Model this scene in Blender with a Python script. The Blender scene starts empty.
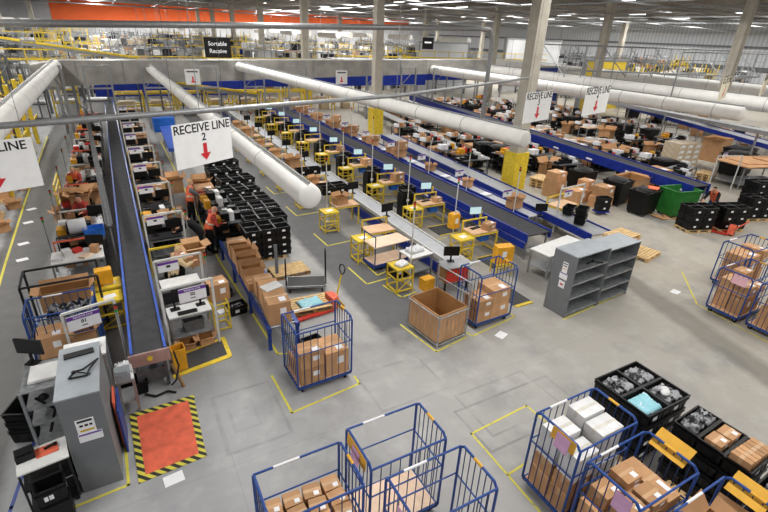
import bpy, bmesh, math, random
from mathutils import Vector, Matrix
S = bpy.context.scene; COL = S.collection
PI = math.pi
rnd = random.Random(7)

# ---------------------------------------------------------------- materials
def lin(h):
    h = h.lstrip('#'); o = []
    for i in (0, 2, 4):
        c = int(h[i:i+2], 16)/255; o.append(c/12.92 if c <= .04045 else ((c+.055)/1.055)**2.4)
    return (*o, 1)
MATS = {}
def mat(name, hexc, rough=.5, metal=0., var=.12, scale=6., hex2=None, objvar=0., emit=0., bump=0., alpha=None):
    """procedural material: base colour broken up by noise, optional second colour and per-object variation"""
    if name in MATS: return MATS[name]
    m = bpy.data.materials.new(name); m.use_nodes = True; nt = m.node_tree; N = nt.nodes; L = nt.links
    b = N['Principled BSDF']; b.inputs['Roughness'].default_value = rough; b.inputs['Specular IOR Level'].default_value = .3; b.inputs['Metallic'].default_value = metal
    tc = N.new('ShaderNodeTexCoord'); no = N.new('ShaderNodeTexNoise'); no.inputs['Scale'].default_value = scale; no.inputs['Detail'].default_value = 5
    L.new(tc.outputs['Object'], no.inputs['Vector'])
    cr = N.new('ShaderNodeValToRGB'); c = lin(hexc)
    c2 = lin(hex2) if hex2 else tuple(v*(1-2*var) for v in c[:3])+(1,)
    c1 = c if hex2 else tuple(min(1, v*(1+var)) for v in c[:3])+(1,)
    cr.color_ramp.elements[0].color = c2; cr.color_ramp.elements[1].color = c1
    if hex2: cr.color_ramp.elements[0].position = .33; cr.color_ramp.elements[1].position = .42
    else: cr.color_ramp.elements[0].position = .3; cr.color_ramp.elements[1].position = .65
    L.new(no.outputs['Fac'], cr.inputs['Fac']); src = cr.outputs['Color']
    if objvar:
        oi = N.new('ShaderNodeObjectInfo'); hs = N.new('ShaderNodeHueSaturation'); mr = N.new('ShaderNodeMapRange')
        mr.inputs['To Min'].default_value = 1-objvar; mr.inputs['To Max'].default_value = 1+objvar
        L.new(oi.outputs['Random'], mr.inputs['Value']); L.new(mr.outputs['Result'], hs.inputs['Value']); L.new(src, hs.inputs['Color']); src = hs.outputs['Color']
    L.new(src, b.inputs['Base Color'])
    if emit: L.new(src, b.inputs['Emission Color']); b.inputs['Emission Strength'].default_value = emit
    if bump:
        bp = N.new('ShaderNodeBump'); bp.inputs['Strength'].default_value = bump; L.new(no.outputs['Fac'], bp.inputs['Height']); L.new(bp.outputs['Normal'], b.inputs['Normal'])
    if alpha is not None:
        b.inputs['Transmission Weight'].default_value = alpha
    MATS[name] = m; return m
M = lambda k: MATS[k]
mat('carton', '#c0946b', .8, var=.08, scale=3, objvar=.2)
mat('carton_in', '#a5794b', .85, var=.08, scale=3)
mat('tape', '#c8a27c', .3, var=.05)
mat('tape_clear', '#cdc9c0', .3, var=.04)
mat('paper', '#e9e9ec', .6, var=.02)
mat('paper_print', '#e9e9ec', .6, hex2='#9a9aa2', scale=60)
mat('sign_white', '#fafafa', .6, var=.02)
mat('card_white', '#dcdcdc', .6, var=.04, objvar=.08)
mat('tote', '#0c0d0f', .38, var=.2, objvar=.2)
mat('tote_in', '#0b0b0c', .6, var=.2)
mat('black', '#0f0f11', .5, var=.2)
mat('rubber', '#1a1a1b', .8, var=.2)
mat('belt', '#3b3b3e', .75, var=.1, scale=4)
mat('blue', '#27418c', .4, var=.15, scale=5)
mat('blue_side', '#4463bd', .35, var=.1, scale=3)
mat('beam_blue', '#152c86', .4, var=.12, scale=4)
mat('cage_blue', '#28488a', .38, hex2='#c9ccd6', scale=14)
MATS['cage_blue'].node_tree.nodes['Color Ramp'].color_ramp.elements[0].position = .26
MATS['cage_blue'].node_tree.nodes['Color Ramp'].color_ramp.elements[1].position = .32
mat('cage_bar', '#1d3566', .4, var=.15)
mat('crate_blue', '#2f6fd0', .4)
mat('yellow', '#dcbf3a', .45, var=.1, scale=8, objvar=.08)
mat('yellow_tape', '#d3c94c', .6, hex2='#a29d66', scale=7)
mat('yellow_box', '#e0a228', .5, var=.08)
mat('card_yellow', '#d9a53c', .6, var=.06)
mat('ply', '#e3bc98', .6, var=.06, scale=5)
mat('ply_pale', '#ecd0b6', .6, var=.04, scale=5)
mat('wood', '#d6b684', .75, var=.12, scale=7, objvar=.1)
mat('wood_dark', '#8a6a45', .8, var=.12)
mat('white_top', '#dddddb', .4, var=.05)
mat('white_metal', '#cfcfcb', .4, var=.06)
mat('white_belt', '#b3b5ba', .45, var=.05, scale=4)
mat('steel', '#9a9c9e', .38, .5, var=.08)
mat('steel_dark', '#66686b', .45, .4, var=.1)
mat('galv', '#a9adb0', .35, .55, var=.14, scale=9)
mat('cab_grey', '#74777a', .45, .1, var=.05, scale=3)
mat('cab_top', '#a3aab0', .35, .3, var=.06, scale=3)
mat('pink_steel', '#a98f88', .4, .2, var=.08)
mat('duct', '#e8e7e3', .7, var=.03, scale=2)
mat('duct_galv', '#a19e98', .5, .15, var=.12, scale=1.2)
mat('concrete_col', '#b9b3a6', .8, var=.07, scale=2, bump=.1)
mat('orange_vest', '#ff7650', .6, var=.06, scale=10)
mat('reflect', '#e6e2c8', .35, var=.03)
mat('red_arrow', '#d8303a', .5, var=.04)
mat('red', '#c93a30', .45, var=.08)
mat('orange_red', '#e06a4f', .5, var=.1, scale=5)
mat('green', '#2f8a45', .4, var=.1)
mat('green_bin', '#2f7b35', .45, var=.1, scale=4)
mat('green_crate', '#3fae62', .5)
mat('purple', '#6d3f9b', .5, var=.05)
mat('pink', '#d6a8cf', .6, var=.04)
mat('pinksheet', '#e2b3bd', .6, var=.04)
mat('text_black', '#242426', .6, var=.02)
mat('skin', '#d9a184', .55, var=.05)
mat('hair_dark', '#1c1613', .7); mat('hair_blond', '#c3a777', .7); mat('hair_grey', '#a79b90', .7)
mat('cloth_black', '#0e0f12', .85, var=.2); mat('cloth_beige', '#cdb68e', .85, var=.06); mat('denim', '#2f4468', .85); mat('cloth_red', '#b8453d', .8); mat('cloth_grey', '#6f7275', .85)
mat('screen', '#bfe0ea', .2, var=.05, emit=.45)
mat('monitor', '#141416', .35, var=.1)
mat('plastic_wrap', '#9a9b9f', .18, hex2='#1c1c20', scale=7, bump=.8)
MATS['plastic_wrap'].node_tree.nodes['Color Ramp'].color_ramp.elements[0].position = .46
MATS['plastic_wrap'].node_tree.nodes['Color Ramp'].color_ramp.elements[1].position = .6
mat('teal_wrap', '#8fc6d2', .3, hex2='#e8e8ee', scale=8, bump=.6)
mat('film', '#d9dadc', .2, var=.04)
mat('mat_black', '#4a4a4b', .85, var=.1, scale=30)
mat('label_colors', '#d8b23a', .5)
mat('lamp', '#ffffff', .5, var=0, emit=6.)
mat('ceil', '#b5aea6', .9, var=.15, scale=.15)
mat('truss', '#a8a29a', .7, .2, var=.1)
mat('wall_grey', '#b9bcc0', .8, var=.05, scale=.08)
mat('wall_orange', '#ff7440', .8, var=.06, scale=.1)
mat('wall_white', '#cfd1d4', .8, var=.1, scale=.2)
mat('darkrail', '#232428', .5)
mat('tray_grey', '#9b9da0', .5, .2, var=.08)

# floor: power-trowelled concrete, seams, mottled wear, soft-edged darker bands
def floor_mat():
    m = bpy.data.materials.new('concrete_floor'); m.use_nodes = True; nt = m.node_tree; N = nt.nodes; L = nt.links
    b = N['Principled BSDF']; b.inputs['Specular IOR Level'].default_value = .25
    tc = N.new('ShaderNodeTexCoord')
    def noise(s, d=6, r=.6):
        n = N.new('ShaderNodeTexNoise'); n.inputs['Scale'].default_value = s; n.inputs['Detail'].default_value = d; n.inputs['Roughness'].default_value = r
        L.new(tc.outputs['Object'], n.inputs['Vector']); return n
    def mix(a, bb, f, mode='MIX'):
        x = N.new('ShaderNodeMix'); x.data_type = 'RGBA'; x.blend_type = mode
        for s, v in ((x.inputs['Factor'], f), (x.inputs['A'], a), (x.inputs['B'], bb)):
            if hasattr(v, 'is_output'): L.new(v, s)
            else: s.default_value = v
        return x.outputs['Result']
    def math_(op, a, bv=None):
        x = N.new('ShaderNodeMath'); x.operation = op
        for s, v in ((x.inputs[0], a), (x.inputs[1], bv)):
            if v is None: continue
            if hasattr(v, 'is_output'): L.new(v, s)
            else: s.default_value = v
        return x.outputs[0]
    def ramp(v, p0, p1, c0=(0,0,0,1), c1=(1,1,1,1)):
        r = N.new('ShaderNodeValToRGB'); r.color_ramp.elements[0].position = p0; r.color_ramp.elements[1].position = p1
        r.color_ramp.elements[0].color = c0; r.color_ramp.elements[1].color = c1; L.new(v, r.inputs['Fac']); return r.outputs['Color']
    sep = N.new('ShaderNodeSeparateXYZ'); L.new(tc.outputs['Object'], sep.inputs[0])
    X, Y = sep.outputs['X'], sep.outputs['Y']
    # cool on the left of the hall, warmer slab towards the right
    warm = ramp(math_('MULTIPLY', math_('ADD', X, 2.), .045), .1, .8)
    base = mix(lin('#9c9d9f'), lin('#a7a195'), warm)
    base = mix(base, lin('#828283'), ramp(noise(.55).outputs['Fac'], .5, .78), 'MIX')
    base = mix(base, lin('#bcbbb8'), math_('MULTIPLY', ramp(noise(1.7, 8).outputs['Fac'], .5, .75), .45))
    base = mix(base, lin('#767676'), math_('MULTIPLY', ramp(noise(7., 10, .75).outputs['Fac'], .62, .75), .5))
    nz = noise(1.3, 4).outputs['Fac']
    def dark_band(axis, c, w, soft, amt, col, ymin=None):  # darker band in the floor colour, its edges broken by noise
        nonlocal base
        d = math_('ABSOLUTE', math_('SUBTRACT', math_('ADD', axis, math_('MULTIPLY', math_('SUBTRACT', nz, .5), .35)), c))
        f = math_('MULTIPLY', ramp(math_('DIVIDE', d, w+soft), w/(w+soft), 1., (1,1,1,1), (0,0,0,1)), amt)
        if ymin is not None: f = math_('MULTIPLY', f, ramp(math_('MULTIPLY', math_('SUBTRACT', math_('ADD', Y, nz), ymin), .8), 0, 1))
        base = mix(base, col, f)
    dark_band(X, 6.25, .85, .25, .9, lin('#57585a'), 8.6)
    dark_band(X, -3.6, .68, .2, .85, lin('#585755'))
    dark_band(X, 2.75, .45, .25, .6, lin('#626262'), 8.6)
    dark_band(X, 11.5, .5, .3, .5, lin('#5e5e5e'), 8.5)
    dark_band(X, -1.8, 1.0, .3, .5, lin('#6a6a68'), 8.5)
    dark_band(X, .9, .8, .3, .5, lin('#6a6a68'), 8.5)
    dark_band(X, 8.0, .7, .3, .4, lin('#6a6a6a'), 8.5)
    dark_band(math_('ADD', X, math_('MULTIPLY', Y, -.27)), 12.2, .3, .3, .55, lin('#625f58'))
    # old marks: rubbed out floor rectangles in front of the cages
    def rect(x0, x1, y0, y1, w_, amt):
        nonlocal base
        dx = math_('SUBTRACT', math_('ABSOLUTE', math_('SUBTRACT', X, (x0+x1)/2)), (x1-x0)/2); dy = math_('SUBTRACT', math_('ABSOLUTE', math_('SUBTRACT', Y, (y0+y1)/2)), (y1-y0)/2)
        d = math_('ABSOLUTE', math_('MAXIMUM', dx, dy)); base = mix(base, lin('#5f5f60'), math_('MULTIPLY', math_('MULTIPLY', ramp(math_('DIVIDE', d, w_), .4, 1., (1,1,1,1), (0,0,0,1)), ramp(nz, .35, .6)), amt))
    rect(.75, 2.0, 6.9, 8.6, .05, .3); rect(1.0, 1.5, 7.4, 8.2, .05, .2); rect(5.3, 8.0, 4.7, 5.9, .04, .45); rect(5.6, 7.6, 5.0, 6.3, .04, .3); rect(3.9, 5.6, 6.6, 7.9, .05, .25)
    # slab joints
    def joint(axis, per, off, w=.012):
        nonlocal base
        a = math_('ABSOLUTE', math_('SUBTRACT', math_('FRACT', math_('DIVIDE', math_('ADD', axis, off), per)), .5))
        base = mix(base, lin('#6b6a68'), math_('MULTIPLY', math_('LESS_THAN', a, w/per), .14))
    joint(X, 8., 3.2); joint(Y, 6., 2.4)
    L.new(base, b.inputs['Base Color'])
    L.new(ramp(noise(3.).outputs['Fac'], .3, .8, (.5,)*3+(1,), (.75,)*3+(1,)), b.inputs['Roughness'])
    bp = N.new('ShaderNodeBump'); bp.inputs['Strength'].default_value = .04; L.new(noise(20.).outputs['Fac'], bp.inputs['Height']); L.new(bp.outputs['Normal'], b.inputs['Normal'])
    MATS['floor'] = m
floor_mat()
def stripe_mat(name, c1, c2, per):
    m = bpy.data.materials.new(name); m.use_nodes = True; N = m.node_tree.nodes; L = m.node_tree.links; b = N['Principled BSDF']; b.inputs['Roughness'].default_value = .6
    tc = N.new('ShaderNodeTexCoord'); w = N.new('ShaderNodeTexWave'); w.wave_type = 'BANDS'; w.bands_direction = 'DIAGONAL'; w.inputs['Scale'].default_value = per
    L.new(tc.outputs['Object'], w.inputs['Vector']); r = N.new('ShaderNodeValToRGB'); r.color_ramp.interpolation = 'CONSTANT'; r.color_ramp.elements[1].position = .5
    r.color_ramp.elements[0].color = lin(c1); r.color_ramp.elements[1].color = lin(c2); L.new(w.outputs['Fac'], r.inputs['Fac']); L.new(r.outputs['Color'], b.inputs['Base Color']); MATS[name] = m
stripe_mat('hazard', '#cfc548', '#2b2b26', 3.4)
def corrugated():
    m = bpy.data.materials.new('corrugated_wall'); m.use_nodes = True; N = m.node_tree.nodes; L = m.node_tree.links; b = N['Principled BSDF']; b.inputs['Roughness'].default_value = .6
    tc = N.new('ShaderNodeTexCoord'); w = N.new('ShaderNodeTexWave'); w.bands_direction = 'Y'; w.inputs['Scale'].default_value = .5; L.new(tc.outputs['Object'], w.inputs['Vector'])
    r = N.new('ShaderNodeValToRGB'); r.color_ramp.elements[0].color = lin('#a9adb3'); r.color_ramp.elements[1].color = lin('#c2c5c9'); L.new(w.outputs['Fac'], r.inputs['Fac']); L.new(r.outputs['Color'], b.inputs['Base Color'])
    bp = N.new('ShaderNodeBump'); bp.inputs['Strength'].default_value = .3; L.new(w.outputs['Fac'], bp.inputs['Height']); L.new(bp.outputs['Normal'], b.inputs['Normal']); MATS['corrugated'] = m
corrugated()

# ---------------------------------------------------------------- mesh building
class MB:
    def __init__(s): s.v = []; s.f = []; s.mi = []; s.sm = []
    def add(s, vs, fs, mi=0, smooth=False):
        o = len(s.v); s.v += [tuple(v) for v in vs]; s.f += [tuple(i+o for i in f) for f in fs]; s.mi += [mi]*len(fs); s.sm += [smooth]*len(fs); return s
    def box(s, cx, cy, cz, sx, sy, sz, rz=0, mi=0, rx=0, ry=0):
        R = Matrix.Rotation(rz, 3, 'Z') @ Matrix.Rotation(ry, 3, 'Y') @ Matrix.Rotation(rx, 3, 'X')
        vs = [R @ Vector((x*sx/2, y*sy/2, z*sz/2)) + Vector((cx, cy, cz)) for x in (-1,1) for y in (-1,1) for z in (-1,1)]
        return s.add(vs, [(0,1,3,2),(4,6,7,5),(0,4,5,1),(2,3,7,6),(0,2,6,4),(1,5,7,3)], mi)
    def b2(s, x0, x1, y0, y1, z0, z1, mi=0): return s.box((x0+x1)/2, (y0+y1)/2, (z0+z1)/2, abs(x1-x0), abs(y1-y0), abs(z1-z0), mi=mi)
    def frame(s, p, q):
        p, q = Vector(p), Vector(q); d = (q-p).normalized(); u = d.cross(Vector((0,0,1)))
        if u.length < 1e-3: u = Vector((1,0,0))
        u.normalize(); w = u.cross(d); return p, q, u, w
    def beam(s, p, q, a, b=None, mi=0):
        b = b or a; p, q, u, w = s.frame(p, q); vs = []
        for c in (p, q):
            for i, j in ((-1,-1),(1,-1),(1,1),(-1,1)): vs.append(c+u*(i*a/2)+w*(j*b/2))
        return s.add(vs, [(0,1,2,3),(7,6,5,4),(0,4,5,1),(1,5,6,2),(2,6,7,3),(3,7,4,0)], mi)
    def tube(s, p, q, r, n=8, r2=None, mi=0, cap=True):
        r2 = r if r2 is None else r2; p, q, u, w = s.frame(p, q); vs = []
        for c, rr in ((p, r), (q, r2)):
            for k in range(n): a = 2*PI*k/n; vs.append(c+u*(rr*math.cos(a))+w*(rr*math.sin(a)))
        s.add(vs, [(k, (k+1) % n, n+(k+1) % n, n+k) for k in range(n)], mi, True)
        if cap: s.add(vs, [tuple(range(n-1, -1, -1)), tuple(range(n, 2*n))], mi)
        return s
    def path(s, pts, r, n=8, mi=0):
        for a, b in zip(pts, pts[1:]): s.tube(a, b, r, n, mi=mi)
        return s
    def quad(s, a, b, c, d, mi=0): return s.add([a, b, c, d], [(0,1,2,3)], mi)
    def prism(s, poly, z0, z1, mi=0):
        n = len(poly); vs = [(x, y, z0) for x, y in poly]+[(x, y, z1) for x, y in poly]
        return s.add(vs, [tuple(range(n-1,-1,-1)), tuple(range(n, 2*n))]+[(k, (k+1) % n, n+(k+1) % n, n+k) for k in range(n)], mi)
    def ball(s, c, rx, ry, rz, n=10, m=7, mi=0):
        vs = [(c[0], c[1], c[2]+rz)]
        for i in range(1, m):
            t = PI*i/m
            for k in range(n): a = 2*PI*k/n; vs.append((c[0]+rx*math.sin(t)*math.cos(a), c[1]+ry*math.sin(t)*math.sin(a), c[2]+rz*math.cos(t)))
        vs.append((c[0], c[1], c[2]-rz)); fs = [(0, 1+k, 1+(k+1) % n) for k in range(n)]
        for i in range(m-2):
            o = 1+i*n; fs += [(o+k, o+n+k, o+n+(k+1) % n, o+(k+1) % n) for k in range(n)]
        o = 1+(m-2)*n; fs += [(o+k, len(vs)-1, o+(k+1) % n) for k in range(n)]
        return s.add(vs, fs, mi, True)
    def mesh(s, name, mats):
        me = bpy.data.meshes.new(name); me.from_pydata(s.v, [], s.f)
        for m in (mats if isinstance(mats, (list, tuple)) else [mats]): me.materials.append(M(m) if isinstance(m, str) else m)
        me.polygons.foreach_set('material_index', s.mi); me.polygons.foreach_set('use_smooth', s.sm); me.update(); return me
class Part:
    """one mesh part of a template; subs are its sub-parts"""
    def __init__(s, name, mb, mats, label=None, subs=()): s.name = name; s.me = mb.mesh(name, mats) if isinstance(mb, MB) else mb; s.label = label; s.subs = list(subs)
SPLIT = {'legs','posts','edges','beams','frame','wheels','hanging_wires','uprights','hanger_rods','load','flanges','stringers','drawers','sheets','cardboard'}
def islands(me):
    n = len(me.vertices); par = list(range(n))
    def find(a):
        while par[a] != a: par[a] = par[par[a]]; a = par[a]
        return a
    for p in me.polygons:
        v = p.vertices
        for k in v[1:]: par[find(k)] = find(v[0])
    # vertices at one spot belong together
    g = {}
    for v in me.vertices:
        k = find(v.index); c = v.co
        if k not in g: g[k] = [list(c), list(c)]
        else:
            for i in range(3): g[k][0][i] = min(g[k][0][i], c[i]); g[k][1][i] = max(g[k][1][i], c[i])
    keys = list(g); q = {k: k for k in keys}
    def f2(a):
        while q[a] != a: a = q[a]
        return a
    for i, a in enumerate(keys):
        for b in keys[i+1:]:
            if all(g[a][0][j]-.012 <= g[b][1][j] and g[b][0][j]-.012 <= g[a][1][j] for j in range(3)): q[f2(b)] = f2(a)
    return {v.index: f2(find(v.index)) for v in me.vertices}
ONE = dict(legs='leg', posts='post', edges='edge', beams='beam', wheels='wheel', hanging_wires='hanging_wire', uprights='upright', hanger_rods='hanger_rod', flanges='flange', stringers='stringer', drawers='drawer', sheets='sheet')
def split_part(p):
    if p.subs or p.name not in SPLIT or len(p.me.vertices) > 1500: return [p]
    own = islands(p.me); roots = sorted(set(own.values()))
    if len(roots) < 2: return [p]
    out = []
    for r in roots:
        vm = {}; vs = []; fs = []; mi = []; sm = []
        for f in p.me.polygons:
            if own[f.vertices[0]] != r: continue
            idx = []
            for v in f.vertices:
                if v not in vm: vm[v] = len(vs); vs.append(tuple(p.me.vertices[v].co))
                idx.append(vm[v])
            fs.append(idx); mi.append(f.material_index); sm.append(f.use_smooth)
        me = bpy.data.meshes.new(p.name); me.from_pydata(vs, [], fs)
        for m in p.me.materials: me.materials.append(m)
        me.polygons.foreach_set('material_index', mi); me.polygons.foreach_set('use_smooth', sm); me.update()
        out.append(Part(ONE.get(p.name, p.name), me, None, p.label))
    return out
CACHE = {}
def expand(parts):
    k = tuple(id(p) for p in parts)
    if k not in CACHE: CACHE[k] = (parts, [q for p in parts for q in split_part(p)])
    return CACHE[k][1]
LABELS = {}
def tag(o, label, cat, group=None, kind=None):
    if kind == 'structure': o['kind'] = kind; return o
    o['label'] = label; o['category'] = cat
    if group: o['group'] = group
    if kind: o['kind'] = kind
    if label in LABELS and not (group and LABELS[label] == group): print('DUPLABEL', label)
    LABELS[label] = group
    n = len(label.split())
    if n < 4 or n > 16: print('LABELLEN', n, label)
    return o
def link(name, me, parent=None, loc=(0,0,0), rz=0):
    o = bpy.data.objects.new(name, me); COL.objects.link(o); o.location = loc; o.rotation_euler = (0,0,rz)
    if parent: o.parent = parent
    return o
def put(parts, name, label, cat, loc=(0,0,0), rz=0, group=None, kind=None, tilt=None):
    """places a template: a Part alone is one mesh, a list of Parts hangs under an Empty"""
    if not isinstance(parts, Part): parts = expand(parts)
    if isinstance(parts, Part): o = link(name, parts.me, None, loc, rz)
    elif len(parts) == 1 and not parts[0].subs: o = link(name, parts[0].me, None, loc, rz)
    else:
        o = link(name, None, None, loc, rz); o.empty_display_size = .2
        for p in parts:
            c = link(p.name, p.me, o)
            if p.label: c['label'] = p.label
            for q in p.subs:
                d = link(q.name, q.me, c)
                if q.label: d['label'] = q.label
    if tilt: o.rotation_euler = (tilt[0], tilt[1], rz)
    return tag(o, label, cat, group, kind)
def struct(name, mb, mats):
    o = link(name, mb.mesh(name, mats)); o['kind'] = 'structure'; return o
ORD = ['first','second','third','fourth','fifth','sixth','seventh','eighth','ninth','tenth','eleventh','twelfth','thirteenth','fourteenth','fifteenth','sixteenth','seventeenth','eighteenth','nineteenth','twentieth']
TENS = {20:'twenty', 30:'thirty', 40:'forty'}
def nth(i):
    if i < 20: return ORD[i]
    t, u = divmod(i+1, 10); return (TENS[t*10]+'-'+ORD[u-1]) if u else {3:'thirtieth',4:'fortieth'}[t]
def text_part(s, size, loc, rot, m='text_black', name='lettering', extrude=.002, bold=0.0):
    cu = bpy.data.curves.new('txt', 'FONT'); cu.body = s; cu.size = size; cu.align_x = 'CENTER'; cu.align_y = 'CENTER'; cu.extrude = extrude; cu.offset = bold
    t = bpy.data.objects.new('txt', cu); COL.objects.link(t); bpy.context.view_layer.update()
    me = bpy.data.meshes.new_from_object(t.evaluated_get(bpy.context.evaluated_depsgraph_get())); bpy.data.objects.remove(t)
    me.transform(Matrix.Translation(loc) @ rot.to_4x4()); me.materials.clear(); me.materials.append(M(m)); return Part(name, me, None)
RX90 = Matrix.Rotation(PI/2, 3, 'X')    # text standing up, read from -Y

# ---------------------------------------------------------------- templates
def open_box(w, d, h, t=.02, taper=.94, mb=None, mi=0, mi_in=None, z0=0., x0=0., y0=0.):
    mb = mb or MB(); mi_in = mi if mi_in is None else mi_in
    def ring(k, z, ins): a, b = w/2*k-ins, d/2*k-ins; return [(x0-a,y0-b,z0+z),(x0+a,y0-b,z0+z),(x0+a,y0+b,z0+z),(x0-a,y0+b,z0+z)]
    o0, o1, i1, i0 = ring(taper, 0, 0), ring(1, h, 0), ring(1, h, t), ring(taper, t, t)
    vs = o0+o1+i1+i0; q = lambda a, b: [(a+k, a+(k+1) % 4, b+(k+1) % 4, b+k) for k in range(4)]
    mb.add(vs, [(3,2,1,0)]+q(0, 4)+q(4, 8), mi); mb.add(vs, q(8, 12)+[(12,13,14,15)], mi_in); return mb
def tote_mb(w=.6, d=.4, h=.32):
    m = open_box(w, d, h, .018, .92, mi_in=1)
    for z, e in ((h-.012, .018), (h-.075, .01)):                 # rim and collar
        for sx, sy, lx, ly in ((0,-1,w+e,.02),(0,1,w+e,.02),(-1,0,.02,d+e),(1,0,.02,d+e)):
            m.box(sx*w/2, sy*d/2, z, lx, ly, .022)
    for k in (-.32, -.11, .11, .32):                             # ribs
        for sy in (-1, 1): m.box(k*w, sy*d*.482, h*.42, .014, .014, h*.62)
    for k in (-.25, .25):
        for sx in (-1, 1): m.box(sx*w*.482, k*d, h*.42, .014, .014, h*.62)
    return m
TOTE = [Part('tote_body', tote_mb(), ['tote', 'tote_in']),
        Part('label', MB().box(0, -.197, .15, .12, .004, .08).box(.294, 0, .15, .004, .1, .07), 'paper', 'white paper label')]
TOTE1 = Part('tote', MB.add(tote_mb(), [(-.06,-.2,.11),(.06,-.2,.11),(.06,-.2,.19),(-.06,-.2,.19)], [(0,1,2,3)], 2), ['tote', 'tote_in', 'paper'])
def tote_sized(w, d, h):
    return [Part('tote_body', tote_mb(w, d, h), ['tote', 'tote_in']),
            Part('label', MB().box(-w*.1, -d*.497, h*.5, .12, .004, .09).box(w*.493, d*.1, h*.5, .004, .11, .08), 'paper', 'white paper label')]
def wrapped_goods(w, d, seed, flat=.1):
    """crumpled plastic-wrapped goods lying in a tote"""
    r = random.Random(seed); nx, ny = 15, 12; vs = []
    for j in range(ny):
        for i in range(nx):
            e = min(i, nx-1-i, j, ny-1-j); vs.append(((i/(nx-1)-.5)*w, (j/(ny-1)-.5)*d, 0 if e == 0 else flat*(.45+.75*r.random()*(.4+.6*abs(math.sin(i*1.3+seed))))))
    fs = [(j*nx+i, j*nx+i+1, (j+1)*nx+i+1, (j+1)*nx+i) for j in range(ny-1) for i in range(nx-1)]
    n = len(vs); fs.append(tuple([i for i in range(nx)][::-1]+[j*nx for j in range(1, ny)]+[(ny-1)*nx+i for i in range(1, nx)]+[j*nx+nx-1 for j in range(ny-2, 0, -1)]))
    return MB().add(vs, fs, 0, True)
def carton_parts(w, d, h, lab=True, m='carton'):
    b = MB().box(0, 0, h/2, w, d, h); b.box(0, 0, h, w, .004, .004)          # body and the seam of its flaps
    ps = [Part('carton_body', b, m), Part('tape', MB().box(0, 0, h+.001, w+.002, .06, .004).box(w/2+.001, 0, h-.06, .003, .06, .12).box(-w/2-.001, 0, h-.06, .003, .06, .12), 'tape' if m == 'carton' else 'tape_clear', 'strip of parcel tape')]
    if lab: ps += [Part('shipping_label', MB().box(w*.2, -d*.25, h+.003, w*.3, d*.3, .003), 'paper', 'white address label'), Part('side_label', MB().box(w*.15, -d/2-.002, h*.6, w*.28, .003, h*.3), 'paper', 'white side label')]
    return ps
def carton_one(w, d, h, m='carton'):
    b = MB().box(0, 0, h/2, w, d, h).box(0, 0, h+.001, w, .06, .004, mi=1).box(w*.2, -d*.25, h+.003, w*.3, d*.3, .003, mi=2).box(w*.1, -d/2-.001, h*.55, w*.3, .003, h*.28, mi=2)
    return Part('carton', b, [m, 'tape', 'paper'])
def open_carton_parts(w, d, h, flap=.5, ang=(.6, .9, .4, .8)):
    b = open_box(w, d, h, .01, 1., mi_in=1); f = MB(); L = d*flap*.9
    for k, (sx, sy) in enumerate(((0,-1),(0,1),(-1,0),(1,0))):
        a = ang[k]; out, up = math.cos(a), math.sin(a)
        if sy: y = sy*d/2; f.add([(-w/2,y,h),(w/2,y,h),(w/2,y+sy*L*out,h+L*up),(-w/2,y+sy*L*out,h+L*up),(-w/2,y+sy*.008,h-.006),(w/2,y+sy*.008,h-.006),(w/2,y+sy*(L*out+.008),h+L*up-.006),(-w/2,y+sy*(L*out+.008),h+L*up-.006)], [(0,1,2,3),(7,6,5,4),(0,4,5,1),(1,5,6,2),(2,6,7,3),(3,7,4,0)])
        else: x = sx*w/2; f.add([(x,-d/2,h),(x,d/2,h),(x+sx*L*out,d/2,h+L*up),(x+sx*L*out,-d/2,h+L*up),(x+sx*.008,-d/2,h-.006),(x+sx*.008,d/2,h-.006),(x+sx*(L*out+.008),d/2,h+L*up-.006),(x+sx*(L*out+.008),-d/2,h+L*up-.006)], [(0,1,2,3),(7,6,5,4),(0,4,5,1),(1,5,6,2),(2,6,7,3),(3,7,4,0)])
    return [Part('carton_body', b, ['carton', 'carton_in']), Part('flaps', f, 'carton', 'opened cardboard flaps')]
def open_carton_one(w, d, h):
    ps = open_carton_parts(w, d, h); bm = bmesh.new(); bm.from_mesh(ps[0].me); bm.from_mesh(ps[1].me); me = bpy.data.meshes.new('open_carton'); bm.to_mesh(me); bm.free()
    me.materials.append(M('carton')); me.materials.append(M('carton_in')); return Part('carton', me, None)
SIZES = [(.6,.4,.4), (.5,.4,.3), (.4,.3,.3), (.6,.5,.5), (.45,.35,.25), (.35,.3,.2)]
CARTONS = [carton_parts(*s) for s in SIZES]; CARTON1 = [carton_one(*s) for s in SIZES]; OPEN1 = [open_carton_one(*s) for s in SIZES]; OPENS = [open_carton_parts(*s) for s in SIZES]
CARTONW = carton_one(.6, .4, .4, 'card_white')

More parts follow.
